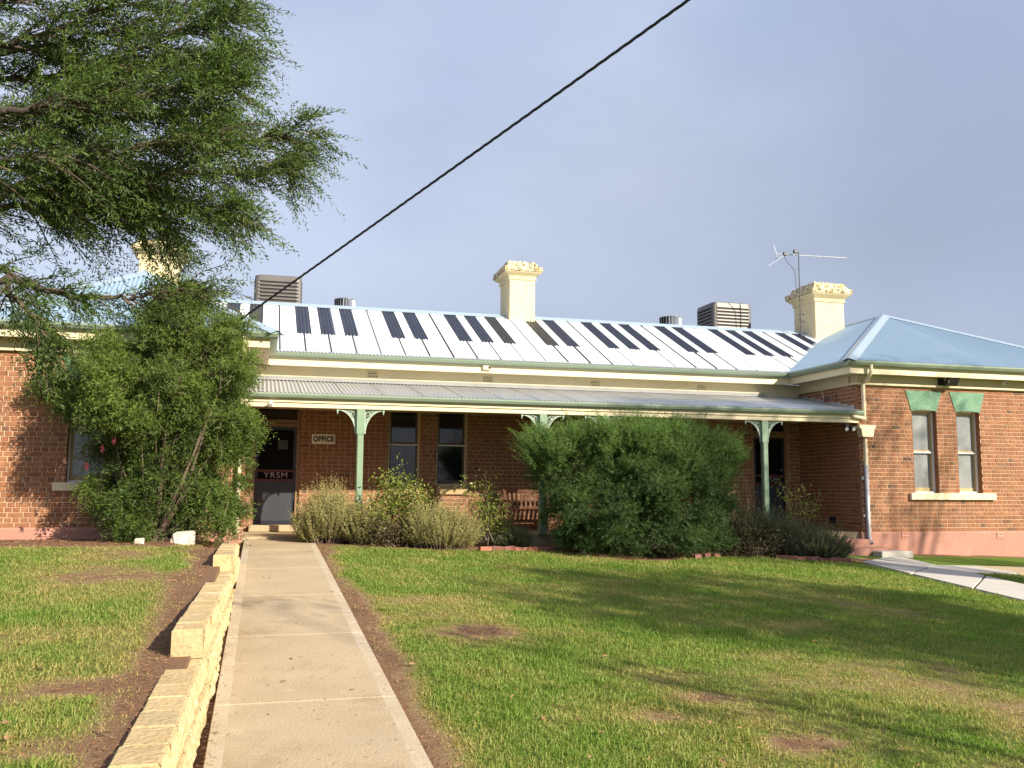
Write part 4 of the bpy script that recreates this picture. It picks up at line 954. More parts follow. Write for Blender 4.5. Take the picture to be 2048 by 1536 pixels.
# loose stones
def rock(c, s, m, label, name='stone'):
    mb = MB(); q = MB(); q.box(-.5, .5, -.5, .5, 0, 1, .12); v = []
    for p in q.v:
        p = np.array(p); v.append((c[0]+s[0]*(p[0]*(1-.18*p[2])+.06*math.sin(9*p[1]+4*p[2])+random.uniform(-.03, .03)), c[1]+s[1]*(p[1]+random.uniform(-.04, .04)), c[2]-.03+s[2]*(p[2]+.10*p[0]*p[2]+random.uniform(-.03, .03))))
    mb.add(v, q.f); o = mb.build(name, m); tag(o, label, name); return o
c = ground(366, 1088); rock(c, (.40, .28, .23), 'rock_white', 'pale squared sandstone block lying under the tall shrub')
c = ground(278, 1087); rock(c, (.15, .12, .11), 'rock_white', 'small pale stone beside the stem of the tall shrub')

# brick edging of the garden bed
e = empty('garden_edging', tuple(bedpts[4]), 'low edging of loose red bricks along the garden bed', 'edging')
proto_b = None
def edging(ps, pe, n, m='brick_old'):
    global proto_b
    a, b_ = ground(*ps), ground(*pe)
    for k in range(n):
        t = (k+.5)/n; p = a*(1-t)+b_*t; 
        if proto_b is None:
            q = MB(); q.box(-.112, .112, -.055, .055, 0, .078, .006); o = q.build('brick', m, e); proto_b = o.data
            for vtx in proto_b.vertices: vtx.co = vtx.co+Vector(OFF[e.name])
        else: o = bpy.data.objects.new('brick', proto_b); col.objects.link(o); o.parent = e
        off = OFF[e.name]; o.location = (p[0]-off[0]+random.uniform(-.01, .01), p[1]-off[1]+.05, gz(p[0], p[1])-.012+random.uniform(0, .03)-off[2])
        o.rotation_euler = (R(random.uniform(-6, 6)), R(random.uniform(-5, 5)), math.atan2(b_[1]-a[1], b_[0]-a[0])+R(random.uniform(-9, 9)))
edging((960, 1103), (1120, 1102), 7); edging((1385, 1119), (1440, 1114), 3); edging((1555, 1118), (1702, 1126), 7); edging((1575, 1114), (1660, 1119), 4)

# terracotta pot in the bed
c = ground(944, 1092); c[1] += .55; c[2] = gz(c[0], c[1])
e = empty('terracotta_pot', tuple(c), 'ribbed terracotta pot half hidden behind the middle rosemary', 'pot')
mb = MB(); mb.lathe(c, [(.11, 0), (.17, .2), (.20, .40)], 18); mb.build('body', 'terracotta', e)
mb = MB(); mb.lathe((c[0], c[1], c[2]+.40), [(.22, 0), (.225, .06), (.19, .065)], 18); mb.build('rim', 'terracotta', e)
for k in range(12): t = k*math.pi/6; mb = MB(); mb.tube([(c[0]+.125*math.cos(t), c[1]+.125*math.sin(t), c[2]+.04), (c[0]+.20*math.cos(t), c[1]+.20*math.sin(t), c[2]+.38)], .014, 5); mb.build('rib', 'terracotta', e)

# ------------------------------------------------------------------ vegetation
def unit(v): return v/(np.linalg.norm(v, axis=-1, keepdims=True)+1e-9)
def leafmesh(name, P, D, L, Wd, tone, m, parent, curl=.15):
    n = len(P); ref = unit(rng.normal(size=(n, 3))); s = unit(np.cross(D, ref)); nn = np.cross(s, D)
    L = np.broadcast_to(L, n)[:, None]; Wd = np.broadcast_to(Wd, n)[:, None]
    mid = P+D*L*.45+nn*L*curl*.5; tip = P+D*L-nn*L*curl*.2
    V = np.stack([P, mid+s*Wd*.5, tip, mid-s*Wd*.5], 1).reshape(-1, 3)
    Q = np.arange(4*n).reshape(n, 4)
    return fastmesh(name, V, Q, m, parent, np.repeat(np.clip(tone, 0, 1), 4))
def plumes(C, A, Ln, M_, spread, L, Wd, droop=0., tone0=None, jit=.25):
    """leafy twigs: start C, axis A, length Ln, M_ leaves each; returns leaf arrays and twig end points"""
    n = len(C); Ln = np.broadcast_to(Ln, n)
    t = np.tile(np.linspace(.06, 1, M_), (n, 1))+rng.uniform(-.03, .03, (n, M_)); t = np.clip(t, 0, 1)
    P = C[:, None, :]+A[:, None, :]*(t*Ln[:, None])[..., None]; P[..., 2] -= droop*(t**2)*Ln[:, None]
    T = A[:, None, :].repeat(M_, 1).copy(); T[..., 2] -= 2*droop*t; T = unit(T)
    rad = rng.normal(size=(n, M_, 3)); rad = unit(rad-T*(rad*T).sum(-1, keepdims=True))
    D = unit(T*(1-spread)+rad*spread+rng.normal(size=(n, M_, 3))*jit*.3)
    tone = (tone0 if tone0 is not None else rng.random(n))[:, None]*.6+.2*t+.2*rng.random((n, M_))
    tap = 1-.45*t**3
    LL = L*tap*rng.uniform(.75, 1.2, (n, M_)); return P.reshape(-1, 3), D.reshape(-1, 3), LL.ravel(), np.broadcast_to(Wd, (n*M_)), tone.ravel()
def blobpoints(blobs, n, inner=.45):
    """points and outward directions spread over a union of ellipsoids"""
    vol = np.array([b_[3]*b_[4]*b_[5] for b_ in blobs])**(2/3); ci = rng.choice(len(blobs), n, p=vol/vol.sum())
    Bq = np.array(blobs)[ci]; d = unit(rng.normal(size=(n, 3))); r = rng.uniform(inner**2, 1, n)**.5
    P = Bq[:, :3]+d*Bq[:, 3:6]*r[:, None]
    # drop the points deep inside other blobs
    keep = np.ones(n, bool)
    for b_ in blobs:
        q = (((P-np.array(b_[:3]))/np.array(b_[3:6]))**2).sum(1); keep &= ~(q < (inner*.72)**2)
    return P[keep], d[keep], ci[keep]
def clumps(blobs, n, r0, r1, zmin):
    """many small leaf clumps sitting on the surface of the big volumes"""
    P, d, ci = blobpoints(blobs, n, .80); out = []
    for p in P:
        if p[2] < zmin: continue
        r = rng.uniform(r0, r1); out.append((p[0], p[1], p[2], r, r, r*.85))
    return out
def pxblob(px, py, rx, ry, Y, dep=None):
    c = at(px, py, Y); s = Y/F*1.03; return (c[0], c[1], c[2], rx*s, (dep if dep else rx*s*.9), ry*s)
def stems(parent, name, base, tips, r0, m, bend=.15, seg=6):
    for tp in tips:
        base_ = np.array(base)+rng.normal(size=3)*[.05, .05, 0]; tp = np.array(tp); md = (base_+tp)/2+rng.normal(size=3)*bend*np.linalg.norm(tp-base_)*.5
        ts = np.linspace(0, 1, 7); pts = [(1-t)**2*base_+2*t*(1-t)*md+t*t*tp for t in ts]
        mb = MB(); mb.tube(pts, [r0*(1-.8*t) for t in ts], seg); mb.build(name, m, parent)

# tall bottlebrush shrub on the left
YB1 = 15.6
c = np.array([at(318, 1000, 16.2)[0], 16.2, gl(16.2)])
e = empty('tall_shrub', tuple(c), 'tall willowy bottlebrush shrub in front of the left wing', 'shrub')
bl = [pxblob(x, y, rx, ry, Yb, min(rx*.0085, .68, (17.32-Yb))) for (x, y, rx, ry, Yb) in (
    (375, 650, 75, 60, 16.5), (285, 715, 85, 52, 16.5), (410, 670, 75, 65, 16.3), (435, 745, 78, 75, 16.2), (200, 755, 58, 45, 16.95), (135, 775, 36, 44, 17.05), (290, 800, 115, 80, 16.1),
    (440, 835, 62, 78, 16.2), (360, 860, 105, 85, 16.0), (225, 860, 76, 85, 16.85), (250, 955, 62, 75, 16.75), (350, 965, 95, 75, 16.0), (425, 955, 62, 85, 16.1), (305, 1035, 85, 48, 16.2), (420, 1040, 65, 48, 16.0), (240, 1025, 45, 52, 16.5), (472, 745, 32, 48, 16.2), (345, 612, 48, 28, 16.5), (405, 600, 34, 26, 16.4))]
cb = clumps(bl, 150, .16, .34, 1.0)
P0, d0, c0_ = blobpoints(bl, 2800, .25); P1, d1_, c1_ = blobpoints(cb, 9500, .30)
P = np.concatenate([P0, P1]); d = np.concatenate([d0, d1_])
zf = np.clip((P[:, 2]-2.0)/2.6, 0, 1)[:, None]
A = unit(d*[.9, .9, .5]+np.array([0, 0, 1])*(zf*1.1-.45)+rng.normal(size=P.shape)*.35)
ctn = rng.normal(size=len(cb))*.16; tn = np.clip(.22+.40*zf[:, 0]+.22*d[:, 2]+np.concatenate([np.full(len(P0), -.15), ctn[c1_]])+rng.normal(size=len(P))*.12, 0, 1)  # leaf tone imitates shading: lighter high and upward, darker inside the crown
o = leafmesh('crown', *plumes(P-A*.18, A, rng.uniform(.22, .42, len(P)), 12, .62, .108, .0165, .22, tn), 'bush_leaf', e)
tips = [np.array(b_[:3])+rng.normal(size=3)*.15 for b_ in bl for _ in (0, 1)]
stems(e, 'branch', c, tips, .028, 'twig', .25)
sel = rng.choice(len(P), 420, replace=False); mb = MB()
for i in sel: mb.tube([P[i]-A[i]*.35-[0, 0, .1], P[i]-A[i]*.1, P[i]+A[i]*.15], [.006, .005, .003], 4, False)
o = mb.build('twigs', 'grey_stem', e); o['kind'] = 'stuff'
for (px, py) in ((173, 932), (205, 897), (228, 880)):
    p = at(px, py, 15.75); mb = MB()
    for k in range(40):
        t = rng.normal(size=3); t /= np.linalg.norm(t); mb.tube([p+[0, 0, rng.uniform(-.05, .05)], p+t*.035+[0, 0, rng.uniform(-.05, .05)]], .003, 3, False)
    mb.build('flower', 'flower', e)

# broad fine-leaved shrub
c = ground(1265, 1118); c[1] += 1.3; c[2] = gz(c[0], c[1])
e = empty('round_shrub', tuple(c), 'broad dense dark green fine-leaved shrub in front of the verandah', 'shrub')
bl = [pxblob(x, y, rx, ry, Yb, dp_) for (x, y, rx, ry, Yb, dp_) in (
    (1140, 935, 95, 85, 16.0, .8), (1240, 920, 110, 85, 15.9, 1.0), (1340, 925, 110, 85, 15.9, 1.0), (1405, 950, 75, 90, 16.0, .9), (1150, 1010, 75, 75, 15.9, .8), (1250, 1015, 110, 95, 15.7, 1.0), (1350, 1015, 95, 95, 15.7, 1.0),
    (1290, 1070, 150, 48, 15.6, .95), (1200, 1065, 80, 45, 15.8, .8), (1390, 1060, 60, 55, 15.8, .8), (1095, 900, 48, 40, 16.0, .5), (1445, 905, 40, 40, 16.0, .5), (1200, 880, 70, 42, 16.0, .7), (1330, 875, 75, 40, 16.0, .7), (1270, 890, 80, 50, 15.9, .8), (1290, 980, 90, 70, 15.6, .9))]
cb = clumps(bl, 260, .14, .26, .75)
P0, d0, c0_ = blobpoints(bl, 10500, .25); P1, d1_, c1_ = blobpoints(cb, 12500, .30)
P = np.concatenate([P0, P1]); d = np.concatenate([d0, d1_])
P[:, 1] = np.minimum(P[:, 1], 17.35)
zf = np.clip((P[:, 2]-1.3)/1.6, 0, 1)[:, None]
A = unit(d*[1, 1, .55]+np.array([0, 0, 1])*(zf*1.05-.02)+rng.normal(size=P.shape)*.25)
ctn = rng.normal(size=len(cb))*.15; tn = np.clip(.0+.95*zf[:, 0]**1.6+.18*d[:, 2]+np.concatenate([np.full(len(P0), -.12), ctn[c1_]])+rng.normal(size=len(P))*.11, 0, 1)  # painted light: top leaves paler as if lit, low and inner ones darker
x1 = plumes(P-A*.16, A, rng.uniform(.2, .36, len(P)), 17, .58, .062, .0105, .04, tn)
# long shoots standing out of the top
n = 640; ph = rng.uniform(0, 1, n); sx = rng.uniform(1050, 1470, n)
T = np.array([at(x, 868+30*abs((x-1265)/210)**2+rng.uniform(-14, 40), rng.uniform(15.4, 16.6)) for x in sx]); A2 = unit(np.stack([(sx-1265)/210*.75+rng.normal(size=n)*.2, rng.normal(size=n)*.25, np.full(n, .8)], 1))
x2 = plumes(T-A2*.1, A2, rng.uniform(.30, .70, n), 38, .55, .05, .0092, .06, np.clip(.75+rng.normal(size=n)*.15, 0, 1))
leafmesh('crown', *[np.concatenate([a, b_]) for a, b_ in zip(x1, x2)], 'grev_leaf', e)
stems(e, 'branch', c, [np.array(b_[:3]) for b_ in bl], .03, 'twig', .2)

# rosemary and lavender bushes: upright stems covered in needles
def herb(name, pxs, base_py, top_py, Yoff, nst, label, m, cat='bush', lean=.25, Ln=.03, sc=1.0):
    cx = sum(pxs)/2; c = ground(cx, base_py); c[1] += Yoff; Yb = c[1]; c[2] = gz(c[0], Yb)
    e = empty(name, tuple(c), label, cat); hw = (at(pxs[1], base_py, Yb)[0]-at(pxs[0], base_py, Yb)[0])/2; H = at(cx, top_py, Yb)[2]-c[2]
    nst = int(nst*2.0); u = rng.uniform(-1, 1, nst); w = rng.uniform(-1, 1, nst); ok = u*u+w*w < 1; u, w = u[ok], w[ok]; n = len(u); dep = min(hw, .55)
    h = H*np.sqrt(np.clip(1-.75*(u*u+w*w*.8), .06, 1))*rng.uniform(.62, 1.06, n)*(.8+.4*vnoise(u*2+c[0], w*2, 1.5, 6))
    base = np.stack([c[0]+u*hw*.72, c[1]+w*dep*.72, np.array([gz(c[0]+a*hw, Yb) for a in u])], 1)
    A = unit(np.stack([u*hw*lean*1.6+rng.normal(size=n)*.1, w*dep*lean*1.6+rng.normal(size=n)*.1, h], 1)); st_ = .12
    t0 = base+A*(h*.12)[:, None]
    tn = np.clip(rng.normal(size=n)*.22+.5, 0, 1)
    leafmesh('foliage', *plumes(t0, A, h*.92, int(40*sc), .50, Ln*1.5, .0115, -.0, tn, .3), m, e)
    mb = MB()
    for i in range(0, n, 4): mb.tube([base[i], base[i]+A[i]*h[i]*.8], [.006, .003], 3, False)
    o = mb.build('stems', 'grey_stem', e); o['kind'] = 'stuff'
    return e
herb('rosemary_bush', (592, 720), 1088, 966, .45, 620, 'tall pale rosemary bush beside the office door path', 'rosemary_leaf')
herb('rosemary_bush', (690, 780), 1093, 1003, .35, 300, 'low rosemary bush between the tall rosemary and the yellow rose', 'rosemary_leaf')
herb('rosemary_bush', (812, 968), 1101, 1002, .45, 620, 'broad pale rosemary bush below the right window of the pair', 'rosemary_leaf')
herb('lavender_bush', (990, 1072), 1100, 1048, .35, 260, 'small dark lavender in the bed in front of the bench', 'sage_leaf')
herb('lavender_bush', (1470, 1560), 1112, 1012, .75, 330, 'lavender behind the dark leaved plant by the right post', 'sage_leaf')
herb('lavender_bush', (1525, 1650), 1117, 1018, .85, 480, 'tall lavender clump in front of the right door', 'sage_leaf')
herb('lavender_bush', (1615, 1718), 1124, 1042, .5, 460, 'spreading grey lavender at the right end of the bed', 'sage_leaf', lean=.5)

# roses and the dark leaved plant: bare canes with broad leaves
def rosebush(name, pts, Yb, base_px, label, m, nl, cat='shrub', size=.055, spread=.13, bloom=0):
    b0 = at(base_px[0], base_px[1], Yb); b0[2] = gz(b0[0], Yb); e = empty(name, tuple(b0), label, cat)
    tips = [at(x, y, Yb+rng.uniform(-.3, .3)) for x, y in pts]; P = []; D = []
    for tp in tips:
        base_ = b0+rng.normal(size=3)*[.08, .08, 0]; md = (base_+tp)/2+rng.normal(size=3)*.10; ts = np.linspace(0, 1, 7); cv = [(1-t)**2*base_+2*t*(1-t)*md+t*t*tp for t in ts]
        mb = MB(); mb.tube(cv, [.011*(1-.7*t) for t in ts], 5); mb.build('cane', 'grey_stem', e)
        t = rng.uniform(.45, 1.0, nl)**.7; q = np.array([(1-s)**2*base_+2*s*(1-s)*md+s*s*tp for s in t]); P.append(q+rng.normal(size=q.shape)*spread); D.append(unit(rng.normal(size=q.shape)+[0, 0, .15]))
    P = np.concatenate(P); D = np.concatenate(D); n = len(P)
    leafmesh('foliage', P, D, rng.uniform(.7, 1.35, n)*size, rng.uniform(.5, .65, n)*size, np.clip(.5+rng.normal(size=n)*.28, 0, 1), m, e, .25)
    for k in range(bloom):
        i = rng.integers(n); mb = MB()
        for j in range(9):
            t = j*.7; mb.lathe(P[i]+np.array([.018*math.cos(t), .018*math.sin(t), 0]), [(.004, 0), (.018, .012), (.012, .03)], 6)
        mb.build('bloom', 'rose_bloom', e)
rosebush('rose_bush', [(770, 955), (800, 945), (830, 970), (760, 1000), (845, 1005), (815, 985), (735, 1010), (860, 1020), (790, 975), (850, 985), (775, 1030), (820, 1030), (745, 1040)], 16.6, (790, 1085), 'leafy yellow green rose bush under the left window of the pair', 'rose_leaf', 260, bloom=5, size=.062)
rosebush('rose_bush', [(770, 1050), (810, 1045), (850, 1055), (760, 1070), (800, 1075), (745, 1045)], 16.3, (790, 1092), 'dark straggly undergrowth at the foot of the yellow green rose', 'dark_leaf', 190, size=.06)
rosebush('rose_bush', [(970, 950), (985, 985), (955, 1000), (1000, 1005), (1015, 1025), (945, 1040), (985, 1040), (1010, 1050), (965, 1020), (930, 960)], 16.5, (985, 1090), 'open rose bush with bare canes left of the bench', 'rose_leaf', 105, bloom=3, spread=.10, size=.06)
rosebush('rose_bush', [(1605, 965), (1575, 985), (1625, 1000), (1595, 990), (1560, 960), (1640, 985)], 16.9, (1590, 1095), 'thin tall rose against the right return wall', 'rose_leaf', 55, spread=.08, size=.055)
rosebush('rose_bush', [(1490, 955), (1500, 985), (1480, 995), (1510, 1010), (1475, 970)], 17.2, (1495, 1090), 'sparse rose beside the right verandah post', 'dark_leaf', 40, spread=.10, size=.05)
rosebush('dark_plant', [(1465, 1050), (1500, 1040), (1530, 1060), (1455, 1075), (1490, 1085), (1540, 1085), (1515, 1100), (1470, 1100), (1560, 1075), (1550, 1095)], 15.9, (1500, 1112), 'low dark bronze leaved plant between shrub and lavender', 'dark_leaf', 150, size=.06, spread=.12)

# overhanging tree on the left
YT = 6.6
tb = np.array([-4.1, 7.4]); tz = gl(tb[1])
e = empty('overhanging_tree', (tb[0], tb[1], tz), 'fine leaved tree overhanging the left lawn from outside the left edge', 'tree')
trunk_pts = [np.array([tb[0], tb[1], tz-.2]), np.array([tb[0]+.05, tb[1]-.05, 2.0]), np.array([tb[0]+.15, tb[1]-.15, 4.0]), np.array([tb[0]+.1, tb[1]-.1, 6.0]), np.array([tb[0]+.3, tb[1]-.2, 7.8])]
mb = MB(); mb.tube(trunk_pts, [.19, .16, .13, .09, .04], 12); mb.build('trunk', 'bark', e)
def trunk_at(z): 
    zs = [p[2] for p in trunk_pts]; return np.array([np.interp(z, zs, [p[i] for p in trunk_pts]) for i in range(3)])
limbs_px = [ # (waypoints px, depth start, depth end, start height on the trunk)
    ([(-60, 385), (130, 378), (260, 372), (400, 315), (520, 275), (622, 258)], 6.7, 6.4, 2.9),
    ([(-60, 395), (150, 385), (330, 350), (460, 345), (550, 325), (590, 335)], 6.9, 7.2, 2.9),
    ([(-60, 245), (90, 220), (160, 170), (290, 95), (380, 55), (465, 25)], 6.6, 6.2, 3.4),
    ([(-60, 250), (120, 215), (250, 160), (370, 120), (475, 105)], 6.8, 6.8, 3.3),
    ([(-60, 240), (150, 205), (300, 190), (400, 175), (455, 178)], 6.3, 6.0, 3.2),
    ([(-60, 300), (120, 260), (280, 235), (370, 228), (435, 230)], 6.9, 7.3, 3.2),
    ([(-60, 100), (80, 70), (200, 20), (330, -50), (420, -90)], 6.6, 6.3, 3.9),
    ([(-60, 110), (100, 90), (240, 60), (380, 10), (470, -20)], 6.9, 7.1, 3.8),
    ([(-60, 20), (60, -40), (180, -120), (280, -180)], 6.5, 6.2, 4.6),
    ([(-60, 400), (120, 395), (260, 405), (380, 412), (455, 428)], 6.6, 6.3, 2.8),
    ([(-60, 420), (100, 420), (200, 425), (280, 440), (340, 470)], 6.9, 7.1, 2.7),
    ([(-60, 545), (30, 560), (130, 590), (250, 592), (350, 585), (425, 578)], 6.6, 6.5, 2.1),
    ([(-60, 560), (20, 590), (70, 640), (90, 690)], 6.4, 6.2, 2.0),
    ([(-60, 330), (100, 320), (230, 300), (350, 280), (430, 275)], 6.3, 5.9, 3.0),
    ([(-60, 160), (100, 150), (220, 130), (330, 130), (430, 140)], 6.9, 7.4, 3.6),
    ([(-60, 340), (60, 335), (160, 330), (240, 340), (330, 400)], 7.2, 7.6, 2.9),
]
limbs = []
for wp, y0, y1, zs in limbs_px:
    n_ = len(wp); pts = [at(x, y, y0+(y1-y0)*i/(n_-1)) for i, (x, y) in enumerate(wp)]; st_ = trunk_at(max(1.2, pts[0][2]-.35)); limbs.append(([st_]+pts, True))
for k in range(16):   # the rest of the crown, outside the picture
    a = R(rng.uniform(95, 300)); z = rng.uniform(3.0, 7.2); st_ = trunk_at(z); L = rng.uniform(1.4, 2.4)*(1-.08*(z-3)); dv = np.array([math.cos(a), math.sin(a), .25]); limbs.append(([st_+dv*L*t+np.array([0, 0, -.25*t*t]) for t in np.linspace(0, 1, 5)], False))
PC_, AA, LN, TN = [], [], [], []; tw = MB()
def catmull(pts, n):
    pts = [2*pts[0]-pts[1]]+list(pts)+[2*pts[-1]-pts[-2]]; out = []
    for i in range(1, len(pts)-2):
        for t in np.linspace(0, 1, n, endpoint=False):
            a, b_, c_, d_ = pts[i-1:i+3]; out.append(.5*((2*b_)+(-a+c_)*t+(2*a-5*b_+4*c_-d_)*t*t+(-a+3*b_-3*c_+d_)*t**3))
    out.append(pts[-2]); return np.array(out)
for pts, inview in limbs:
    cv = catmull([np.array(p) for p in pts], 9); n_ = len(cv); s = np.linspace(0, 1, n_); mb = MB()
    cv = cv+np.concatenate([[np.zeros(3)], rng.normal(size=(n_-1, 3))*.012]); mb.tube(cv, (.024 if inview else .04)*(1-s)**.9+.003, 6); mb.build('limb', 'bark', e)
    tan_ = unit(np.gradient(cv, axis=0)); seglen = np.linalg.norm(np.diff(cv, axis=0), axis=1).sum()
    nsec = int(seglen*((10 if pts[-1][2] < 3.35 else 19) if inview else 6))
    for k in range(nsec):
        t = rng.uniform(.14, 1.0); i = min(int(t*(n_-1)), n_-2); p = cv[i]; T = tan_[i]
        lat = rng.normal(size=3)*[1, 1, .38]; lat -= T*(lat@T); lat /= np.linalg.norm(lat)
        dv = unit(T*1.05+lat*.62+np.array([0, 0, .04])); L = (.52-.30*t)*rng.uniform(.7, 1.25)*(.55 if pts[-1][2] < 3.35 else 1)
        q = [p+dv*L*w_+np.array([0, 0, -.20*L*w_*w_]) for w_ in (0, .35, .7, 1)]; tw.tube(q, [.0065, .005, .0035, .002], 4, False)
        nt_ = 6
        for j in range(nt_):
            w_ = .25+.75*j/(nt_-1); pp = p+dv*L*w_+np.array([0, 0, -.20*L*w_*w_]); la = rng.normal(size=3); la -= dv*(la@dv); la /= np.linalg.norm(la)
            ax = unit(dv*1.1+la*.55+np.array([0, 0, -.14])) if j < nt_-1 else unit(dv+np.array([0, 0, -.35]))
            PC_.append(pp); AA.append(ax); LN.append(rng.uniform(.14, .26)*(1.25 if j == nt_-1 else 1)); TN.append(np.clip(.4+.25*ax[2]+rng.normal()*.2+.25*(pp[2]-3)/3, 0, 1))  # twig tone carries light and shade: dark on the low underside, limier above
    if inview:      # long arching shoots at the end of the limb
        for k in range(9):
            i = int(rng.uniform(.62, .97)*(n_-1)); T = tan_[i]; la = rng.normal(size=3); la -= T*(la@T); la /= np.linalg.norm(la)
            ax = unit(T+la*.28+np.array([0, 0, .10])); L = rng.uniform(.30, .62)*(.7 if pts[-1][2] < 3.0 else 1)
            PC_.append(cv[i]); AA.append(ax); LN.append(L*.55); TN.append(.6); p2 = cv[i]+ax*L*.5-np.array([0, 0, .045*L]); a2_ = unit(ax-np.array([0, 0, .35]))
            PC_.append(p2); AA.append(a2_); LN.append(L*.5); TN.append(.65); tw.tube([cv[i], p2, p2+a2_*L*.45-np.array([0, 0, .03*L])], [.004, .003, .0015], 4, False)
    # the limb's own leafy tip
    PC_.append(cv[-6]); AA.append(unit(cv[-1]-cv[-6])); LN.append(np.linalg.norm(cv[-1]-cv[-6])+.15); TN.append(.6)
o = tw.build('twigs', 'twig', e); o['kind'] = 'stuff'
PC_, AA, LN, TN = map(np.array, (PC_, AA, LN, TN))
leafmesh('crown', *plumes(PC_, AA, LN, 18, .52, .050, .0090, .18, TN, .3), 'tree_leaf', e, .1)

# trees that stand behind and beside the viewer and shade the lawn and the right wing
def shade_tree(base, H, cr, cz, nclump, label, density=34, leaf=.13, tr=.22):
    z0 = gz(*base); e = empty('shade_tree', (base[0], base[1], z0), label, 'tree', 'shade trees outside the picture'); b0 = np.array([base[0], base[1], z0-.2])
    mb = MB(); mb.tube([b0, b0+[.05, 0, H*.35], b0+[.1, .1, H*.75]], [tr, tr*.75, tr*.35], 10); mb.build('trunk', 'bark', e); P = []
    cc = np.array([base[0], base[1], z0+cz]); pts = []
    for k in range(nclump):
        d_ = rng.normal(size=3); d_ /= np.linalg.norm(d_); p = cc+d_*np.array(cr)*rng.uniform(.35, 1)**.6; pts.append(p); r = rng.uniform(.35, .8)
        P.append(p+rng.normal(size=(density, 3))*r*.45)
    for p in pts[::3]:
        mb = MB(); st_ = b0+np.array([.06, .04, H*rng.uniform(.35, .65)]); mb.tube([st_, (st_+p)/2+[0, 0, .2], p], [tr*.27, tr*.18, .012], 6); mb.build('limb', 'bark', e)
    P = np.concatenate(P); n = len(P); D = unit(rng.normal(size=(n, 3))); leafmesh('crown', P, D, rng.uniform(.7, 1.3, n)*leaf, leaf*.5, rng.random(n), 'tree_leaf', e)
def shadow_src(px, py, h):     # where a point h metres above the ground must be to throw its shadow on this pixel
    q = ground(px, py); k = h/SUN[2]; return q+np.array(SUN)*k
q = shadow_src(1650, 1225, 9.0); shade_tree((q[0], q[1]), 11, (3.0, 2.7, 2.3), q[2]-gz(q[0], q[1]), 240, 'spreading shade tree standing to the right of the viewer', 34, .19)
w_ = np.array([13.0, YW, 2.4])+np.array(SUN)*20; shade_tree((w_[0], w_[1]), 13, (2.0, 2.0, 2.6), w_[2]-gz(w_[0], w_[1]), 50, 'light crowned shade tree near the side path', 26)
w_ = np.array([9.3, 17.3, 1.8])+np.array(SUN)*22; shade_tree((w_[0], w_[1]), 16, (3.6, 2.6, 2.7), w_[2]-gz(w_[0], w_[1]), 185, 'tall broad shade tree beyond the right edge of the lawn', 40, .15)
q = shadow_src(600, 1225, 6.5); shade_tree((q[0], q[1]), 8.5, (.75, .75, 3.4), 4.4, 34, 'slim young tree behind the viewer', 26, .12, .055)

# ------------------------------------------------------------------ lawn grass and litter
def polar(n, d0, d1, p, a0=-24, a1=58):
    u = rng.random(n); d_ = (d0**p+u*(d1**p-d0**p))**(1/p); a = np.radians(rng.uniform(a0, a1, n)); return d_*np.sin(a), d_*np.cos(a), d_
gzv = np.vectorize(gz)
x, y, dd = polar(720000, 3.9, 19.5, .75)
ok = lawn_mask(x, y) & (x > -5.5); x, y, dd = x[ok], y[ok], dd[ok]
gg = lawn_green(x, y); cl = fbm(x, y, 6.5, 11)
ok = rng.random(len(x)) < np.clip(gg*1.5+(cl-.5)*1.3+.10, .10, 1); x, y, dd, gg, cl = x[ok], y[ok], dd[ok], gg[ok], cl[ok]
n = len(x); z = gzv(x, y)+(fbm(x, y, 1.3, 2)-.5)*.035-.004
h = (.022+.028*gg)*rng.uniform(.6, 1.5, n)*(.6+.7*cl+1.1*np.clip(cl-.62, 0, 1)*4*rng.random(n)); w = .0019+.00036*dd; az2 = rng.uniform(0, 2*np.pi, n); tilt = rng.uniform(.3, 1.45, n)*(1.25-.45*gg)
P = np.stack([x, y, z], 1); D = np.stack([np.cos(az2)*np.sin(tilt), np.sin(az2)*np.sin(tilt), np.cos(tilt)], 1); s = np.stack([-np.sin(az2), np.cos(az2), 0*az2], 1)
h = h[:, None]*.85; w = w[:, None]
V = np.stack([P-s*w, P+s*w, P+D*h*.6+s*w*.7+[0, 0, .0], P+D*h-[0, 0, 1]*h*.12], 1).reshape(-1, 3)
tone = np.clip(.02+.78*gg+1.0*(fbm(x, y, 1.5, 21)-.5)+.5*(fbm(x, y, 5.5, 33)-.5)+rng.normal(size=n)*.22, 0, 1)
gr = fastmesh('grass', V, np.arange(4*n).reshape(n, 4), 'grass', None, np.repeat(tone, 4)); tag(gr, 'short patchy green and straw coloured lawn grass', 'grass', kind='stuff')
# fallen needles along the path, on the bare patches and in the beds
x, y, dd = polar(150000, 3.9, 19.5, .75); keep = ((x > .95) | ((x < -.55))) & ~rp_in(x, y, .0) & (y < 17.3) & ~((x > 12.3) & (y > 16.2)); x, y, dd = x[keep], y[keep], dd[keep]
bare = 1-np.where(lawn_mask(x, y), lawn_green(x, y), 0); ok = rng.random(len(x)) < bare**2*.62*np.where((y > bededge(x)), .35, 1); x, y, dd = x[ok], y[ok], dd[ok]; n = len(x)
z = gzv(x, y)+(fbm(x, y, 1.3, 2)-.5)*.035+rng.uniform(.002, .02, n); az2 = rng.uniform(0, 2*np.pi, n); el = rng.normal(size=n)*.22
D = np.stack([np.cos(az2)*np.cos(el), np.sin(az2)*np.cos(el), np.sin(el)], 1); s = np.stack([-np.sin(az2), np.cos(az2), rng.normal(size=n)*.5], 1)
P = np.stack([x, y, z], 1); L = rng.uniform(.02, .06, n)[:, None]; w = (.0008+.00016*dd)[:, None]
V = np.stack([P-s*w, P+s*w, P+D*L+s*w*.6, P+D*L-s*w*.6], 1).reshape(-1, 3)
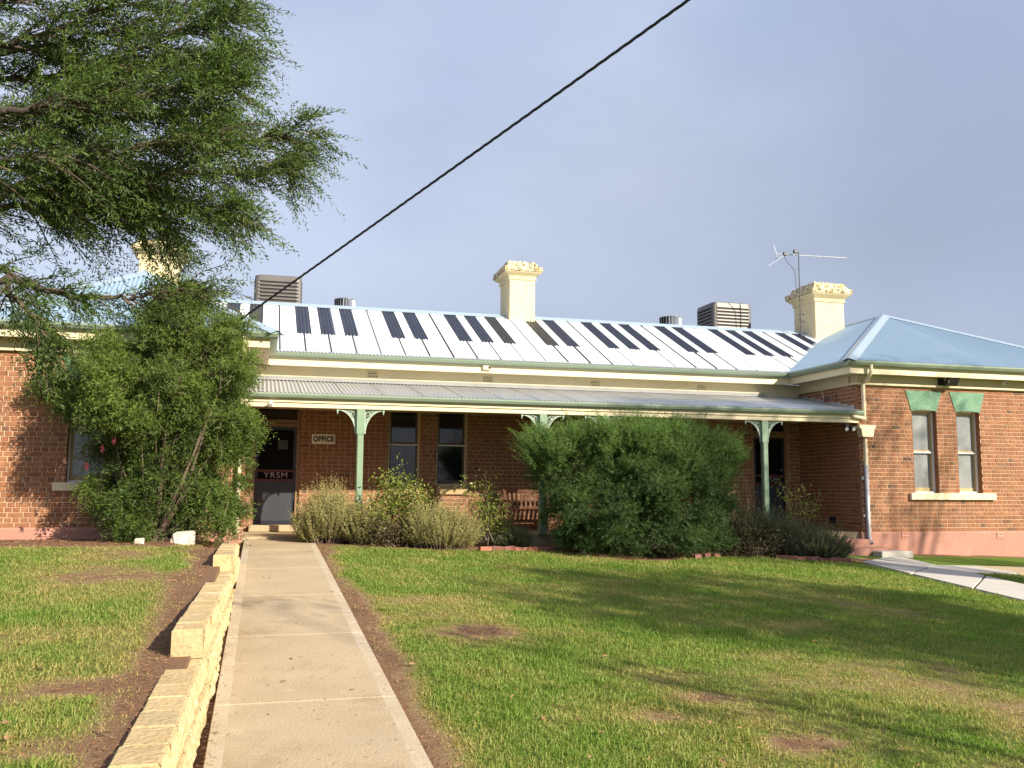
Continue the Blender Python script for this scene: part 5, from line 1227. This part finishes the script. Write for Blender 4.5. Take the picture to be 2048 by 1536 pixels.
lt = fastmesh('leaf_litter', V, np.arange(4*n).reshape(n, 4), 'litter', None, np.repeat(rng.random(n)**1.5, 4)); tag(lt, 'reddish brown fallen needles beside the path and on bare earth', 'litter', kind='stuff')
# a few specks of litter on the slabs, thicker along the foot of the retaining wall
n = 900; x = np.where(rng.random(n) < .55, PX0+np.abs(rng.normal(size=n))*.05-.03, rng.uniform(PX0, PX1, n)); y = rng.uniform(4.2, 15.5, n); z = np.array([ppath(q) for q in y])+.004
az2 = rng.uniform(0, 2*np.pi, n); D = np.stack([np.cos(az2), np.sin(az2), 0*az2], 1); s = np.stack([-np.sin(az2), np.cos(az2), 0*az2], 1); L = rng.uniform(.008, .035, n)[:, None]; P = np.stack([x, y, z], 1); w = rng.uniform(.0015, .003, n)[:, None]
V = np.stack([P-s*w, P+s*w, P+D*L+s*w+[0, 0, .003], P+D*L-s*w+[0, 0, .003]], 1).reshape(-1, 3)
pl_ = fastmesh('path_litter', V, np.arange(4*n).reshape(n, 4), 'litter', None, np.repeat(rng.random(n)*.5, 4)); tag(pl_, 'scattered fallen needles lying on the concrete front path', 'litter', kind='stuff')

n = 420; x, y, dd = polar(n, 4.2, 15, .9); ok = lawn_mask(x, y) | ((x > PX0) & (x < PX1) & (rng.random(n) < .25)); x, y = x[ok], y[ok]; n = len(x)
P = np.stack([x, y, gzv(x, y)+.03], 1); P[(x > PX0-.05) & (x < PX1+.05), 2] = [ppath(q)+.006 for q in y[(x > PX0-.05) & (x < PX1+.05)]]
az2 = rng.uniform(0, 2*np.pi, n); D = unit(np.stack([np.cos(az2), np.sin(az2), rng.normal(size=n)*.12], 1)); s = unit(np.stack([-np.sin(az2), np.cos(az2), rng.normal(size=n)*.25], 1)); L = rng.uniform(.025, .07, n)[:, None]; w = L*rng.uniform(.12, .3, n)[:, None]
V = np.stack([P, P+D*L*.5+s*w+[0, 0, .006], P+D*L, P+D*L*.5-s*w+[0, 0, .004]], 1).reshape(-1, 3)
fl_ = fastmesh('fallen_leaves', V, np.arange(4*n).reshape(n, 4), 'litter', None, np.repeat(rng.random(n)*.8+.2, 4)); tag(fl_, 'dry fallen leaves scattered over the lawn', 'leaves', kind='stuff')
